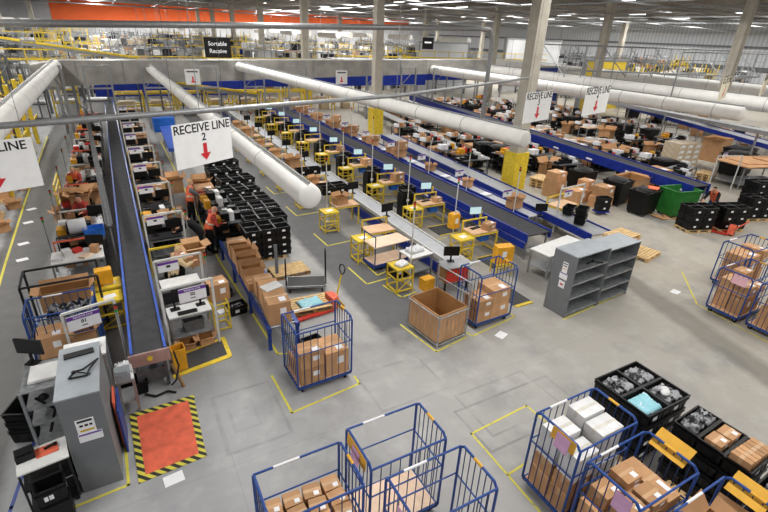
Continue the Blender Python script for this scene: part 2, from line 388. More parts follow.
def caster(mb, x, y, r=.06):
    mb.tube((x-.02, y, r), (x+.02, y, r), r, 12); mb.beam((x, y, r), (x, y, r*2.2), .05, .03, mi=1)
def roll_cage(w=1.3, d=.85, h=1.7, near='bars', far='rails', n_end=6, n_long=7, left='bars', right='bars', wood='ply'):
    """w along x, d along y; barred end frames left and right, long sides near (-y) and far (+y)"""
    zb = .2; P = []
    b = MB(); b.b2(-w/2, w/2, -d/2, -d/2+.04, zb-.06, zb); b.b2(-w/2, w/2, d/2-.04, d/2, zb-.06, zb); b.b2(-w/2, -w/2+.04, -d/2, d/2, zb-.06, zb); b.b2(w/2-.04, w/2, -d/2, d/2, zb-.06, zb); b.box(0, 0, zb-.04, .05, d, .04)
    P.append(Part('base_frame', b, 'cage_blue')); P.append(Part('deck', MB().box(0, 0, zb+.004, w-.07, d-.07, .018), wood, 'pale plywood deck'))
    for x in (-w/2+.12, w/2-.12):
        for y in (-d/2+.1, d/2-.1):
            c = MB(); caster(c, x, y); P.append(Part('wheel', c, ['rubber', 'steel']))
    def endp(x, on):
        f = MB(); r = .022
        pts = [(x,-d/2,zb),(x,-d/2,h-.08),(x,-d/2+.08,h),(x,d/2-.08,h),(x,d/2,h-.08),(x,d/2,zb)]; f.path(pts, r)
        f.tube((x,-d/2,h*.62), (x,d/2,h*.62), .014)
        bars = MB()
        for k in range(1, n_end+1): y = -d/2+d*k/(n_end+1); bars.tube((x,y,zb), (x,y,h), .009, 6)
        return Part('side_frame', f, 'cage_blue', subs=[Part('bars', bars, 'cage_bar')] if on else [])
    P.append(endp(-w/2, left)); P.append(endp(w/2, right))
    def longp(y, kind):
        f = MB(); f.tube((-w/2,y,h*.965), (w/2,y,h*.965), .018); f.tube((-w/2,y,h*.64), (w/2,y,h*.64), .013)
        if kind == 'bars':
            bars = MB()
            for k in range(1, n_long+1): x = -w/2+w*k/(n_long+1); bars.tube((x,y,zb), (x,y,h*.965), .009, 6)
            return Part('long_frame', f, 'cage_blue', subs=[Part('bars', bars, 'cage_bar')])
        return Part('long_rail', f, 'cage_blue')
    sl = MB(); sl.tube((-w*.28,d/2,h*.965), (w*.02,d/2,h*.965), .0205, 8); P.append(Part('white_sleeve', sl, 'paper', 'worn white tape round the rail'))
    P.append(Part('yellow_sleeve', MB().tube((w/2,-d*.1,h), (w/2,d*.12,h), .0245, 8), 'card_yellow', 'yellow tape round the rail'))
    if near: P.append(longp(-d/2, near))
    if far: P.append(longp(d/2, far))
    return P
def card(w, h, m, axis='x', tiltz=0., loc=(0,0,0), name='card'):
    """small card standing up, facing +-x or +-y"""
    b = MB(); b.box(0, 0, 0, .006 if axis == 'x' else w, w if axis == 'x' else .006, h, rx=tiltz if axis == 'x' else 0, ry=0 if axis == 'x' else tiltz); return Part(name, b, m)
def pallet_mb(w=1.2, d=.8, n=7):
    b = MB()
    for y in (-d/2+.05, 0, d/2-.05):
        b.box(0, y, .011, w, .1, .022)
        for x in (-w/2+.07, 0, w/2-.07): b.box(x, y, .061, .14, .1, .078)
    for x in (-w/2+.07, 0, w/2-.07): b.box(x, 0, .111, .14, d, .022)
    for k in range(n): y = -d/2+.05+(d-.1)*k/(n-1); b.box(0, y, .133, w, .09, .022)
    return b
PALLET = [Part('deck_boards', (lambda b: [b.box(0, -.35+.7*k/6, .133, 1.2, .085, .022) for k in range(7)] and b)(MB()), 'wood'),
          Part('stringers', (lambda b: [[b.box(x, y, .061, .14, .1, .078) for x in (-.53, 0, .53)] and b.box(0, y, .011, 1.2, .1, .022) for y in (-.35, 0, .35)] and b)(MB()), 'wood_dark')]
PALLET1 = Part('pallet', pallet_mb(), 'wood')

def monitor_parts(scr='screen', face=-1):
    b = MB().box(0, 0, .36, .5, .035, .31); s = MB().box(0, face*.019, .36, .46, .004, .27); st = MB().box(0, .02, .1, .05, .03, .22).box(0, .02, .01, .22, .16, .02)
    return [Part('housing', b, 'monitor'), Part('screen', s, scr), Part('stand', st, 'black')]
MON = monitor_parts(); MONB = monitor_parts('monitor')
KEYB = Part('keyboard', MB().box(0, 0, .012, .45, .15, .024), 'black')
def andon(h=2.6, r=.02, cols=('red', 'orange_red', 'green'), pole='white_metal'):
    p = MB().tube((0,0,0), (0,0,h), r).box(0, 0, .01, .14, .14, .02); P = [Part('pole', p, pole)]
    z = h
    for c in cols[::-1]: P.append(Part('lamp_segment', MB().tube((0,0,z), (0,0,z+.07), .035, 10), c, c.replace('_', ' ')+' lamp segment')); z += .075
    P.append(Part('cap', MB().tube((0,0,z), (0,0,z+.02), .037, 10), 'black')); return P
ANDON = andon(); ANDON_R = andon(2.6, .022, ('red', 'black')); ANDON_S = andon(1.75, .02, ('red', 'green'), 'steel')

def bench_parts(w=1.15, d=.75, h=.9, top='ply', far=False):
    """yellow tube-framed workbench with a board top, a raised back rail and a blue bin hung below"""
    f = MB()
    for x in (-w/2+.03, w/2-.03):
        for y in (-d/2+.03, d/2-.03): f.b2(x-.025, x+.025, y-.025, y+.025, 0, h if y < 0 else h+.32)
    for y in (-d/2+.03, d/2-.03): f.beam((-w/2,y,h-.05), (w/2,y,h-.05), .05)
    for x in (-w/2+.03, w/2-.03): f.beam((x,-d/2,h-.05), (x,d/2,h-.05), .05); f.beam((x,-d/2,.12), (x,d/2,.12), .04)
    f.beam((-w/2,d/2-.03,h+.3), (w/2,d/2-.03,h+.3), .05); f.beam((-w/2,d/2-.03,.12), (w/2,d/2-.03,.12), .04)
    t = MB().box(0, 0, h+.012, w-.04, d-.08, .024)
    bn = open_box(.42, .32, .26, .015, .85, z0=h-.42, x0=.15, y0=-.02)
    return [Part('frame', f, 'yellow'), Part('tabletop', t, top), Part('hanging_bin', bn, 'crate_blue', 'blue plastic bin hung under the top')]
BENCH = bench_parts()
def stand_parts(w=.62, d=.62, h=.85):
    f = MB()
    for x in (-w/2+.02, w/2-.02):
        for y in (-d/2+.02, d/2-.02): f.b2(x-.02, x+.02, y-.02, y+.02, 0, h)
    for z in (.1, .5, h-.03):
        for s in (-1, 1): f.beam((-w/2,s*(d/2-.02),z), (w/2,s*(d/2-.02),z), .04); f.beam((s*(w/2-.02),-d/2,z), (s*(w/2-.02),d/2,z), .04)
    f.beam((-w/2,-d/2+.02,.1), (w/2,-d/2+.02,.5), .025)
    return [Part('frame', f, 'yellow'), Part('top_plate', MB().box(0, 0, h, w, d, .02), 'yellow'), Part('paper_sheet', MB().box(.03, 0, h+.012, .3, .22, .003, .2), 'paper')]
STAND = stand_parts()

def sign_parts(title, num, w=.62, h=.36):
    """white station sign with a purple band; reads from -y"""
    return [Part('board', MB().box(0, 0, 0, w, .012, h), 'paper'), Part('header', MB().box(0, -.008, h/2-.055, w, .006, .09), 'purple', 'purple header band'),
            text_part(title, .062, (0, -.0125, h/2-.055), RX90, 'paper', 'header_lettering'), text_part(num, .11, (0, -.0085, .0), RX90, 'text_black', 'number', bold=.003), Part('dash', MB().box(0, -.008, -.1, .11, .004, .02), 'text_black')]
SIGN_FAR = [Part('board', MB().box(0, 0, 0, .5, .012, .28), 'paper'), Part('header', MB().box(0, -.008, .1, .5, .006, .07), 'purple', 'purple header band'), Part('number', MB().box(0, -.008, 0, .1, .004, .06), 'text_black')]

# ---------------------------------------------------------------- people
def person(name, label, loc, rz, J, colors, group=None, vest=True, hair='hair_dark', sleeves=True, hair_amt=1.):
    """J: joint positions (x right, y forward of the figure). The body is one skinned surface; clothes and hair are its children"""
    names = ['pelvis','waist','chest','neck','head','lsh','lel','lwr','rsh','rel','rwr','lhip','lkn','lan','ltoe','rhip','rkn','ran','rtoe']
    rad = dict(pelvis=(.15,.12), waist=(.14,.11), chest=(.17,.12), neck=(.062,.062), head=(.085,.1), lsh=(.07,.065), lel=(.045,.045), lwr=(.03,.026), lhip=(.095,.095), lkn=(.06,.062), lan=(.042,.045), ltoe=(.04,.03))
    for k in list(rad):
        if k[0] == 'l': rad['r'+k[1:]] = rad[k]
    edges = [('pelvis','waist'),('waist','chest'),('chest','neck'),('neck','head'),('chest','lsh'),('lsh','lel'),('lel','lwr'),('chest','rsh'),('rsh','rel'),('rel','rwr'),('pelvis','lhip'),('lhip','lkn'),('lkn','lan'),('lan','ltoe'),('pelvis','rhip'),('rhip','rkn'),('rkn','ran'),('ran','rtoe')]
    V = [Vector(J[n]) for n in names]; E = [(names.index(a), names.index(b)) for a, b in edges]; Rr = [rad[n] for n in names]
    def skinned(V, E, R, root, sub):
        me = bpy.data.meshes.new('s'); me.from_pydata(V, E, []); ob = bpy.data.objects.new('s', me); COL.objects.link(ob)
        md = ob.modifiers.new('k', 'SKIN'); md.use_smooth_shade = True
        for i, v in enumerate(me.skin_vertices[0].data): v.radius = R[i]; v.use_root = (i == root)
        if sub: ob.modifiers.new('u', 'SUBSURF').levels = sub
        bpy.context.view_layer.update(); out = bpy.data.meshes.new_from_object(ob.evaluated_get(bpy.context.evaluated_depsgraph_get())); bpy.data.objects.remove(ob); return out
    me = skinned(V, E, Rr, 0, 2)
    bm = bmesh.new(); bm.from_mesh(me); nb = len(bm.faces)
    # head shape, face and ears
    hd = Vector(J['head']); up = (hd-Vector(J['neck'])).normalized(); fw = Vector((0,1,0)); fw = (fw-up*fw.dot(up)).normalized(); rt = fw.cross(up)
    Rm = Matrix((rt, fw, up)).transposed()
    def addmb(mb):
        t = mb.mesh('t', []); t.transform(Matrix.Translation(hd) @ Rm.to_4x4()); bm.from_mesh(t)
    addmb(MB().ball((0,.005,.035), .076, .095, .118, 14, 10).ball((0,.1,.012), .014, .02, .022, 6, 5).ball((-.077,0,.02), .012, .02, .03, 6, 5).ball((.077,0,.02), .012, .02, .03, 6, 5))
    # hands: palm, four unequal bent fingers, thumb from the side of the palm
    for s, w_, e_ in ((-1,'lwr','lel'), (1,'rwr','rel')):
        w, e = Vector(J[w_]), Vector(J[e_]); d = (w-e).normalized(); u = d.cross(Vector((0,0,1)))
        if u.length < .1: u = Vector((1,0,0))
        u.normalize(); n = u.cross(d)
        if n.z > 0: n = -n
        m = MB(); c = w+d*.05; m.tube(w-d*.01, w+d*.095, .024, 8, .036)
        for k, L in ((-1.5,.062), (-.5,.075), (.5,.07), (1.5,.055)):
            a = w+d*.09+u*(k*.018); b_ = a+d*(L*.55)+n*.012; c_ = b_+d*(L*.35)+n*.03; m.tube(a, b_, .0095, 6).tube(b_, c_, .0085, 6, .007)
        a = w+d*.03+u*(-s*.03); b_ = a+d*.035+u*(-s*.03)+n*.01; m.tube(a, b_, .012, 6).tube(b_, b_+d*.032+n*.012, .01, 6, .008)
        bm.from_mesh(m.mesh('h', []))
    body = bpy.data.meshes.new('body'); bm.to_mesh(body); bm.free(); body.materials.append(M('skin'))
    for p in body.polygons: p.material_index = 0; p.use_smooth = True
    root = link(name, None, None, loc, rz); link('body', body, root)
    seg = [(Vector(J[a]), Vector(J[b]), a, b) for a, b in edges]
    def owner(c):
        best = None
        for a, b, na, nb_ in seg:
            ab = b-a; t = max(0, min(1, (c-a).dot(ab)/max(ab.length_squared, 1e-9))); dd = (c-(a+ab*t)).length
            r0, r1 = rad[na][0], rad[nb_][0]; q = dd/(r0+(r1-r0)*t)
            if best is None or q < best[0]: best = (q, na, nb_, t)
        return best
    own = [owner(p.center) for p in me.polygons]
    def cloth(nm, test, off, m, thick=.0):
        vm = {}; vs = []; fs = []
        for p, o in zip(me.polygons, own):
            if not test(o[1], o[2], o[3], p.center): continue
            f = []
            for vi in p.vertices:
                if vi not in vm: vm[vi] = len(vs); v = me.vertices[vi]; vs.append(v.co+v.normal*off)
                f.append(vm[vi])
            fs.append(f)
        if not fs: return
        c = bpy.data.meshes.new(nm); c.from_pydata(vs, [], fs); c.materials.append(M(m))
        for p in c.polygons: p.use_smooth = True
        o = link(nm, c, root); sd = o.modifiers.new('thickness', 'SOLIDIFY'); sd.thickness = .008; sd.offset = 1
    leg = lambda a, b, t, c: (b in ('lhip','rhip','lkn','rkn') or (b in ('lan','ran') and t < .9) or (a, b) == ('pelvis','waist') and t < .3)
    cloth('trousers', leg, .012, colors[1]); cloth('shoes', lambda a, b, t, c: b in ('ltoe','rtoe') or (b in ('lan','ran') and t >= .86), .014, 'black')
    cloth('top', lambda a, b, t, c: ((a, b) == ('pelvis','waist') and t >= .0) or (a, b) == ('waist','chest') or b in ('lsh','rsh') or ((a, b) == ('chest','neck') and t < .75) or (b in ('lel','rel')) or (sleeves and b in ('lwr','rwr') and t < .85), .012, colors[0])
    if vest:
        cloth('hi_vis_vest', lambda a, b, t, c: (a, b) in (('pelvis','waist'), ('waist','chest')) or (b in ('lsh','rsh') and t < .8) or ((a, b) == ('chest','neck') and t < .4), .03, 'orange_vest')
        cloth('reflective_band', lambda a, b, t, c: (a, b) == ('waist','chest') and .05 < t < .3, .04, 'reflect')
    hm = MB().ball((0,-.012,.058), .084, .098, .105, 14, 8); hme = hm.mesh('hair', hair); bmh = bmesh.new(); bmh.from_mesh(hme)
    bmesh.ops.delete(bmh, geom=[v for v in bmh.verts if v.co.z < .06+.9*v.co.y or v.co.z < -.02], context='VERTS'); bmh.to_mesh(hme); bmh.free(); hme.transform(Matrix.Translation(hd) @ Rm.to_4x4()); link('hair', hme, root)
    tag(root, label, 'person', group); return root
def pose(h=1.75, lean=0., la=(-.3,.1,-.5), lb=None, ra=(.3,.1,-.5), rb=None, stride=.1, crouch=0., headf=0.):
    """standing pose; lean bends the trunk forward; la/ra = elbow, lb/rb = wrist offsets from the shoulders"""
    k = h/1.75; hip = .93*k-crouch; J = {}
    J['pelvis'] = (0, 0, hip); cl, sl = math.cos(lean), math.sin(lean)
    up = lambda y, z: (0, (y*cl+z*sl)*k, hip+(z*cl-y*sl)*k)
    J['waist'] = up(0, .18); J['chest'] = up(0, .4); J['neck'] = up(.01, .56)
    n = Vector(J['neck']); hl = lean*.6+headf; J['head'] = tuple(n+Vector((0, math.sin(hl)*.12*k+.015, math.cos(hl)*.12*k)))
    c = Vector(up(0, .47)); 
    for s, nm, a, b in ((-1,'l',la,lb), (1,'r',ra,rb)):
        sh = c+Vector((s*.185*k, 0, 0)); J[nm+'sh'] = tuple(sh); el = sh+Vector(a)*k; J[nm+'el'] = tuple(el); J[nm+'wr'] = tuple(el+Vector(b or (0, .22, -.12))*k)
        J[nm+'hip'] = (s*.1*k, 0, hip-.06*k); f = s*stride/2; J[nm+'kn'] = (s*.11*k, f*.7+.03+crouch*.7, hip*.53); J[nm+'an'] = (s*.12*k, f-.01, .08); J[nm+'toe'] = (s*.13*k, f+.15, .045)
    return J

# ---------------------------------------------------------------- camera
CAMZ = 7.3; EXPOSURE = -0.1
cd = bpy.data.cameras.new('camera'); cam = bpy.data.objects.new('camera', cd); COL.objects.link(cam); S.camera = cam
cd.sensor_width = 36; cd.lens = 469/768*36; cd.clip_end = 400
Rc = Matrix(((.87690564,.1728104,-.4485232),(-.4789921,.39190262,-.78548005),(.0400383,.90363095,.42643644)))
cam.matrix_world = Matrix.Translation((0,0,CAMZ)) @ Rc.to_4x4()

# ---------------------------------------------------------------- the hall
HX0, HX1, HY0, HY1, HZ = -22., 82., -14., 125., 12.
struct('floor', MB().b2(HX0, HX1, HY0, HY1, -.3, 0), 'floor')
struct('ceiling', MB().b2(HX0, HX1, HY0, HY1, HZ, HZ+.3), 'ceil')
struct('wall_back', MB().b2(HX0, HX1, HY1, HY1+.3, 0, HZ), 'wall_white')
struct('wall_left', MB().b2(HX0-.3, HX0, HY0, HY1, 0, HZ), 'wall_grey')
struct('wall_right', MB().b2(HX1, HX1+.3, HY0, HY1, 0, HZ), 'corrugated')
struct('wall_front', MB().b2(HX0, HX1, HY0-.3, HY0, 0, HZ), 'wall_grey')
o = MB()                                                     # painted orange cladding on the back wall
o.add([(-8,HY1-.12,7.0),(76,HY1-.12,9.6),(76,HY1-.12,12),(-8,HY1-.12,12),(-8,HY1,7.0),(76,HY1,9.6),(76,HY1,12),(-8,HY1,12)], [(0,1,2,3),(7,6,5,4),(0,4,5,1),(1,5,6,2),(3,7,4,0)])
struct('trim_1', o, 'wall_orange')
t = MB()                                                     # roof beams across and purlins along the hall
for y in range(6, 124, 8): t.b2(HX0, HX1, y-.2, y+.2, HZ-.9, HZ-.02)
for x in range(-20, 82, 6): t.b2(x-.1, x+.1, HY0, HY1, HZ-.35, HZ-.02)
struct('trim_2', t, 'truss')
# columns with their drain pipes
k = 0
for x, ys in ((-9., (66.6, 98.8)), (18.3, (18.3, 34.4, 50.5, 66.6, 82.7, 98.8, 114.)), (43.6, (22., 34.4, 50.5, 66.6, 82.7, 98.8)), (68., (34.4, 50.5, 66.6, 82.7, 98.8))):
    for y in ys:
        P = [Part('shaft', MB().box(0, 0, HZ/2-.4, .62, .62, HZ-.8), 'concrete_col')]
        if y < 60: P.append(Part('drain_pipe', MB().tube((.42,.1,.2), (.42,.1,HZ-.9), .1, 10), 'white_metal', 'pale drain pipe'))
        if x == 18.3: P.append(Part('impact_guard', open_box(.9, .9, 2.0, .09, 1., x0=0, y0=0), 'yellow', 'yellow painted impact guard'))
        k += 1
        put(P, 'concrete_column', 'tall concrete column, %s from the camera in the %s column row' % (nth(ys.index(y)), {-9.:'leftmost', 18.3:'middle', 43.6:'right hand', 68.:'far right'}[x]), 'column', (x, y, 0), group='concrete roof columns')
t = MB()                                                     # sprinkler and service pipes below the roof
for i_, y in enumerate((26, 34, 41, 47, 55, 63, 72, 84, 96, 108)): t.tube((HX0, y, 10.2-.2*(i_ % 3)), (HX1, y, 10.2-.2*(i_ % 3)), .07, 6).beam((HX0, y+1.5, 10.7), (HX1, y+1.5, 10.7), .25, .08)
struct('trim_3', t, 'steel')
t = MB()
for x in range(-18, 80, 7): t.beam((x, HY0, 10.5), (x, HY1, 10.5), .16, .1)
struct('trim_4', t, 'galv')
t = MB().b2(HX1-.25, HX1, HY0, HY1, 4.6, 5.2).b2(HX1-.35, HX1, HY0, HY1, 7.6, 7.9)
struct('trim_5', t, 'steel_dark')
# lamps: rows of tube lights under the roof
LAMP = [Part('housing', MB().box(0,0,.05,.12,2.6,.06), 'white_metal'), Part('tube', MB().box(0,0,0.,.07,2.4,.04), 'lamp'), Part('hanger_rod', MB().beam((0,-1.1,.07),(0,-1.1,1.05),.02), 'steel'), Part('hanger_rod', MB().beam((0,1.1,.07),(0,1.1,1.05),.02), 'steel')]
for xi, x in enumerate((-14, -5.5, 4, 13.5, 23, 32.5, 42, 51.5, 61, 70.5)):
    for yi, y in enumerate((20, 32, 44, 56, 68, 80, 92, 104, 116)):
        if y < 50 and x < 13: continue
        put(LAMP, 'tube_light', 'tube light under the roof, %s along the %s lamp row from the left' % (nth(yi), nth(xi)), 'ceiling light', (x, y, HZ-1.05), group='roof tube lights')
# area lights doing the lamps' work, then added fills for back and right walls
def area(x, y, sx, sy, e, z=HZ-1.2):
    l = bpy.data.lights.new('area_light', 'AREA'); l.shape = 'RECTANGLE'; l.size = sx; l.size_y = sy; l.energy = e; l.color = (1, .985, .96)
    ob = bpy.data.objects.new('area_light', l); COL.objects.link(ob); ob.location = (x, y, z)
for x in (-8, 6, 20, 36, 56): area(x, 8, 1.2, 34, 2300)
for x in (-8, 10, 30, 55): area(x, 44, 1.2, 34, 3600)
for x in (0, 30, 60): area(x, 86, 1.5, 56, 9500)
area(35, 116, 76, 1.5, 9000)  # added fill that brightens the orange back wall, no fitting of its own
area(70, 46, 1.2, 40, 6000)  # extra fill added to lift the corrugated right wall
w = bpy.data.worlds.new('world'); S.world = w; w.use_nodes = True; w.node_tree.nodes['Background'].inputs[0].default_value = (.9,.95,1,1); w.node_tree.nodes['Background'].inputs[1].default_value = .6
S.view_settings.view_transform = 'Standard'; S.view_settings.look = 'None'; S.view_settings.gamma = 1; S.view_settings.exposure = EXPOSURE

# ---------------------------------------------------------------- overhead ducts, pipes and signs
def duct(name, label, a, b, r, cat='duct', m='duct', group=None):
    a, b = Vector(a), Vector(b); d = (b-a).normalized(); body = MB().tube(a, b, r, 24)
    for k in range(6): t0 = r*math.sin(k*PI/12); t1 = r*math.sin((k+1)*PI/12); body.tube(b+d*(.35*t0), b+d*(.35*t1), r*math.cos(k*PI/12), 24, max(.001, r*math.cos((k+1)*PI/12)), cap=False)
    rail = MB().tube(a+Vector((0,0,r+.05)), b+Vector((0,0,r+.05)), .03, 8); n = int((b-a).length/3)
    for k in range(n): c = a+d*(k*3+1); rail.tube(c+Vector((0,0,r)), c+Vector((0,0,r+.05)), .012, 6)
    rings = MB()
    for k in range(n): c = a+d*(k*3+1.5); rings.tube(c, c+d*.04, r*1.008, 24)
    P = [Part('fabric_sleeve', body, m), Part('hanging_rail', rail, 'steel'), Part('seam_rings', rings, 'duct_galv')]
    return put(P, name, label, cat, group=group)
duct('fabric_air_duct', 'thick white round fabric duct at top left, passing behind the LINE sign', (-3.2,42.0,4.4), (-3.9,9.5,3.8), .42)
duct('fabric_air_duct', 'long white fabric duct whose blunt end hangs over the rows of black totes', (2.85,42.0,4.24), (3.64,10.0,3.8), .29)
duct('fabric_air_duct', 'long white fabric duct ending just before the near yellow guarded column', (9.5,42.0,4.45), (13.9,13.6,3.8), .33)
duct('fabric_air_duct', 'white duct on the right that stops short above the cardboard bin', (28.7,42.,4.3), (33.4,15.4,3.8), .42)
duct('fabric_air_duct', 'white duct running off right frame edge just below the cream signs', (38.3,55,4.2), (41.5,14.2,3.8), .5)
duct('fabric_air_duct', 'farthest white duct running off right edge, above the other long ones', (46.5,56,4.4), (54.5,20,3.8), .6)
mb = MB(); A_ = [(-4.6,3.1,4.5),(-2.8,3.05,4.74),(36,4.1,5.3)]
sec = [(x,yy,z) for x, z0, z1 in A_ for yy, z in ((42.2,z0),(42.2,z1),(44.2,z1),(44.2,z0))]; sec[0] = (-4.6,41.2,3.1); sec[1] = (-4.6,41.2,4.5)
mb.add(sec, [(0,1,2,3),(11,10,9,8)]+[(i*4+j, i*4+4+j, i*4+4+(j+1) % 4, i*4+(j+1) % 4) for i in (0,1) for j in range(4)])
se = MB()
for x in range(-2, 36, 3): t_ = (x+2.8)/38.8; z0 = 3.05+1.05*t_; z1 = 4.74+.56*t_; se.b2(x, x+.05, 42.16, 44.22, z0-.02, z1+.02)
put([Part('duct_body', mb, 'duct_galv'), Part('flanges', se, 'steel')], 'supply_duct', 'huge grey rectangular supply duct crossing the hall that feeds the white ducts', 'duct')
mb = MB().path([(-16,30,6.75),(-4,30,7.08),(4.9,30,7.38),(24.3,30,7.98),(25.3,30,7.9),(25.6,30,7.2),(25.6,30,.1)], .17, 12)
put([Part('pipe_run', mb, 'steel')], 'round_metal_duct', 'long round galvanised pipe crossing the top of the photo and bending down', 'duct')
mb = MB().path([(34,30,7.15),(66,30,7.3)], .05).path([(34,30,5.2),(66,30,4.6)], .07)
for x in range(34, 67, 2): mb.tube((x,30,4.6), (x,30,7.2), .045, 6)
mb.path([(34,30,6.2),(66,30,6.2)], .04).path([(34,33,7.1),(66,33,7.2)], .06)
for x in range(34, 67, 4): mb.tube((x,30,4.7), (x,33,7.1), .05, 6)
mb.path([(40,24,7.0),(60,24,7.15)], .05)
for x in (40, 60): mb.tube((x,24,0), (x,24,7.1), .06, 6)
put([Part('railing', mb, 'steel')], 'steel_catwalk_railing', 'grey tubular catwalk railing in the upper right before the corrugated wall', 'railing')
mb = MB().path([(-4.5,9.2,5.7),(-1.7,9.75,5.72),(1.5,10.5,5.74),(7.2,12.3,5.72),(14.6,15.8,5.75),(17.9,17.9,5.7)], .055, 10)
hg = MB()
for p in ((-1.7,9.75),(1.5,10.5),(7.2,12.3),(14.6,15.8)): hg.tube((*p,5.7), (*p,HZ), .008, 5)
put([Part('pipe_run', mb, 'steel'), Part('hanger_rods', hg, 'steel')], 'suspended_service_pipe', 'thin grey service pipe crossing behind the tops of the RECEIVE LINE signs', 'pipe')
def receive_sign(digit, label, a, b, h, cream=False, dx=0.):
    a, b = Vector(a), Vector(b); w_ = (b-a).length; ang = math.atan2(b.y-a.y, b.x-a.x); c = (a+b)/2; s = w_/1.38
    P = [Part('board', MB().box(0, 0, -h/2, w_, .012, h), 'sign_white' if not cream else 'cream'), text_part('RECEIVE LINE', .225*s, (dx, -.008, -h*.14), RX90, 'text_black', 'lettering', bold=.003)]
    if digit: P.append(text_part(digit, .2 if s < 1.1 else .26, (0, -.008, -h*.36), RX90, 'text_black', 'number', bold=.004))
    ar = MB().add([(-.045*s,-.012,-h*.5),(.045*s,-.012,-h*.5),(.045*s,-.012,-h*.73),(.13*s,-.012,-h*.73),(0,-.012,-h*.9),(-.13*s,-.012,-h*.73),(-.045*s,-.012,-h*.73)], [(6,5,4,3,2,1,0)])
    P.append(Part('arrow', ar, 'red_arrow', 'red arrow pointing down'))
    cb = MB()
    for x in (-w_*.42, w_*.42): cb.tube((x,0,0), (x,0,HZ-c.z), .004, 5)
    P.append(Part('hanging_wires', cb, 'steel_dark'))
    put(P, 'hanging_sign', label, 'sign', c, ang)
mat('cream', '#e6dfc8', .6, var=.03)
receive_sign('1', 'white hanging sign cut by left frame edge, showing only LINE', (-2.5,9.48,5.5), (-1.34,9.94,5.48), .85, dx=-.08)
receive_sign('2', 'large white hanging sign reading RECEIVE LINE 2 with a red arrow', (.84,9.54,5.64), (2.03,10.24,5.64), .84)
receive_sign('3', 'white hanging sign reading RECEIVE LINE 3 in front of the near column', (10.56,10.56,5.94), (12.13,11.03,5.94), .88)
receive_sign('4', 'white hanging sign reading RECEIVE LINE 4 right of the near column', (13.59,10.97,6.0), (15.5,11.52,6.0), .9)
receive_sign('5', 'cream hanging sign at upper right, the left one of the slanting pair', (19.8,10.1,6.38), (22.1,11.0,6.38), .85, True)
receive_sign('6', 'cream hanging sign touching the right frame edge', (21.6,9.6,6.55), (24.2,10.6,6.55), .85, True)
for i, (x, y, lab) in enumerate(((4.2, 30.3, 'small white arrow sign hanging above the far end of Receive line 2'), (13.3, 29.9, 'small white arrow sign hanging before the dark blue conveyor wall'))):
    P = [Part('board', MB().box(0, 0, -.42, .8, .02, .84), 'card_white'), Part('arrow', MB().box(0, -.014, -.52, .08, .006, .25).box(0, -.014, -.68, .2, .006, .08), 'red_arrow'), Part('lettering', MB().box(0, -.014, -.14, .6, .004, .07), 'text_black'), Part('hanging_wires', MB().tube((-.3,0,0),(-.3,0,HZ-5.1),.004,5).tube((.3,0,0),(.3,0,HZ-5.1),.004,5), 'steel_dark')]
    put(P, 'hanging_sign', lab, 'sign', (x, y, 5.1), 0)
P = [Part('board', MB().box(0, 0, 0, 2.0, .03, 1.45), 'black'), text_part('Sortable', .42, (0,-.02,.28), RX90, 'paper', 'top_lettering', bold=.006), text_part('Receive', .42, (0,-.02,-.25), RX90, 'paper', 'bottom_lettering', bold=.006), Part('hanging_wires', MB().tube((-.8,0,.7),(-.8,0,5.5),.01,5).tube((.8,0,.7),(.8,0,5.5),.01,5), 'steel_dark')]
put(P, 'black_sign', 'black hanging sign with two lines of white lettering above the grey duct', 'sign', (7.9, 41.6, 5.85), 0)
P = [Part('board', MB().box(0, 0, 0, 1.5, .03, 1.2), 'black'), Part('lettering', MB().box(0,-.02,.1,.9,.004,.16), 'paper'), Part('hanging_wires', MB().tube((-.6,0,.6),(-.6,0,5.0),.01,5).tube((.6,0,.6),(.6,0,5.0),.01,5), 'steel_dark')]
put(P, 'black_sign', 'small black hanging sign above the yellow rails right of the second column', 'sign', (32.5, 49, 6.6), 0)

# ---------------------------------------------------------------- floor marks
def floor_line(pts, w, label, m='yellow_tape', close=False, z=.004):
    b = MB(); w *= .8; P = [Vector((*p, z)) for p in pts]
    if close: P.append(P[0])
    for a, c in zip(P, P[1:]):
        d = (c-a).normalized(); n = Vector((-d.y, d.x, 0))*w/2; e = d*w/2; dz = Vector((0,0,.003))
        b.add([a-e-n-dz, c+e-n-dz, c+e+n-dz, a-e+n-dz, a-e-n, c+e-n, c+e+n, a-e+n], [(4,5,6,7),(0,4,7,3),(1,2,6,5),(0,1,5,4),(2,3,7,6)])
    return tag(link('floor_tape', b.mesh('floor_tape', m)), label, 'floor marking')
floor_line([(2.38,36),(2.3,20),(2.25,15.5),(2.5,9.5),(3.0,9.3)], .07, 'long yellow floor line beside the two workers in orange vests')
floor_line([(-4.45,40),(-4.2,25),(-4.05,18.1),(-3.95,15)], .09, 'yellow floor line along the left aisle beside the leaning cartons')
floor_line([(2.13,8.75),(2.17,7.42),(3.85,7.62),(3.85,7.9)], .06, 'yellow floor line around the lone blue cage of cartons')
floor_line([(5.95,9.3),(6.15,7.85),(7.3,8.05)], .06, 'yellow floor line around the open cardboard crate cage')
floor_line([(7.36,8.3),(7.45,8.0),(9.2,8.25),(9.2,8.6)], .06, 'yellow floor line around the cage of two stacked cartons')
floor_line([(5.2,3.2),(5.24,5.25),(6.85,5.35),(6.9,4.6)], .05, 'yellow floor rectangle left of the cage holding white boxes')
floor_line([(5.22,4.15),(5.75,4.2)], .05, 'short yellow floor line running under the cage of white boxes')
floor_line([(10.45,7.52),(13.6,7.82),(14.1,8.7)], .06, 'yellow floor line along the front of the grey shelving')
floor_line([(16.9,7.9),(15.05,6.3),(14.8,4.2)], .06, 'yellow floor line around the two blue cages at right edge')
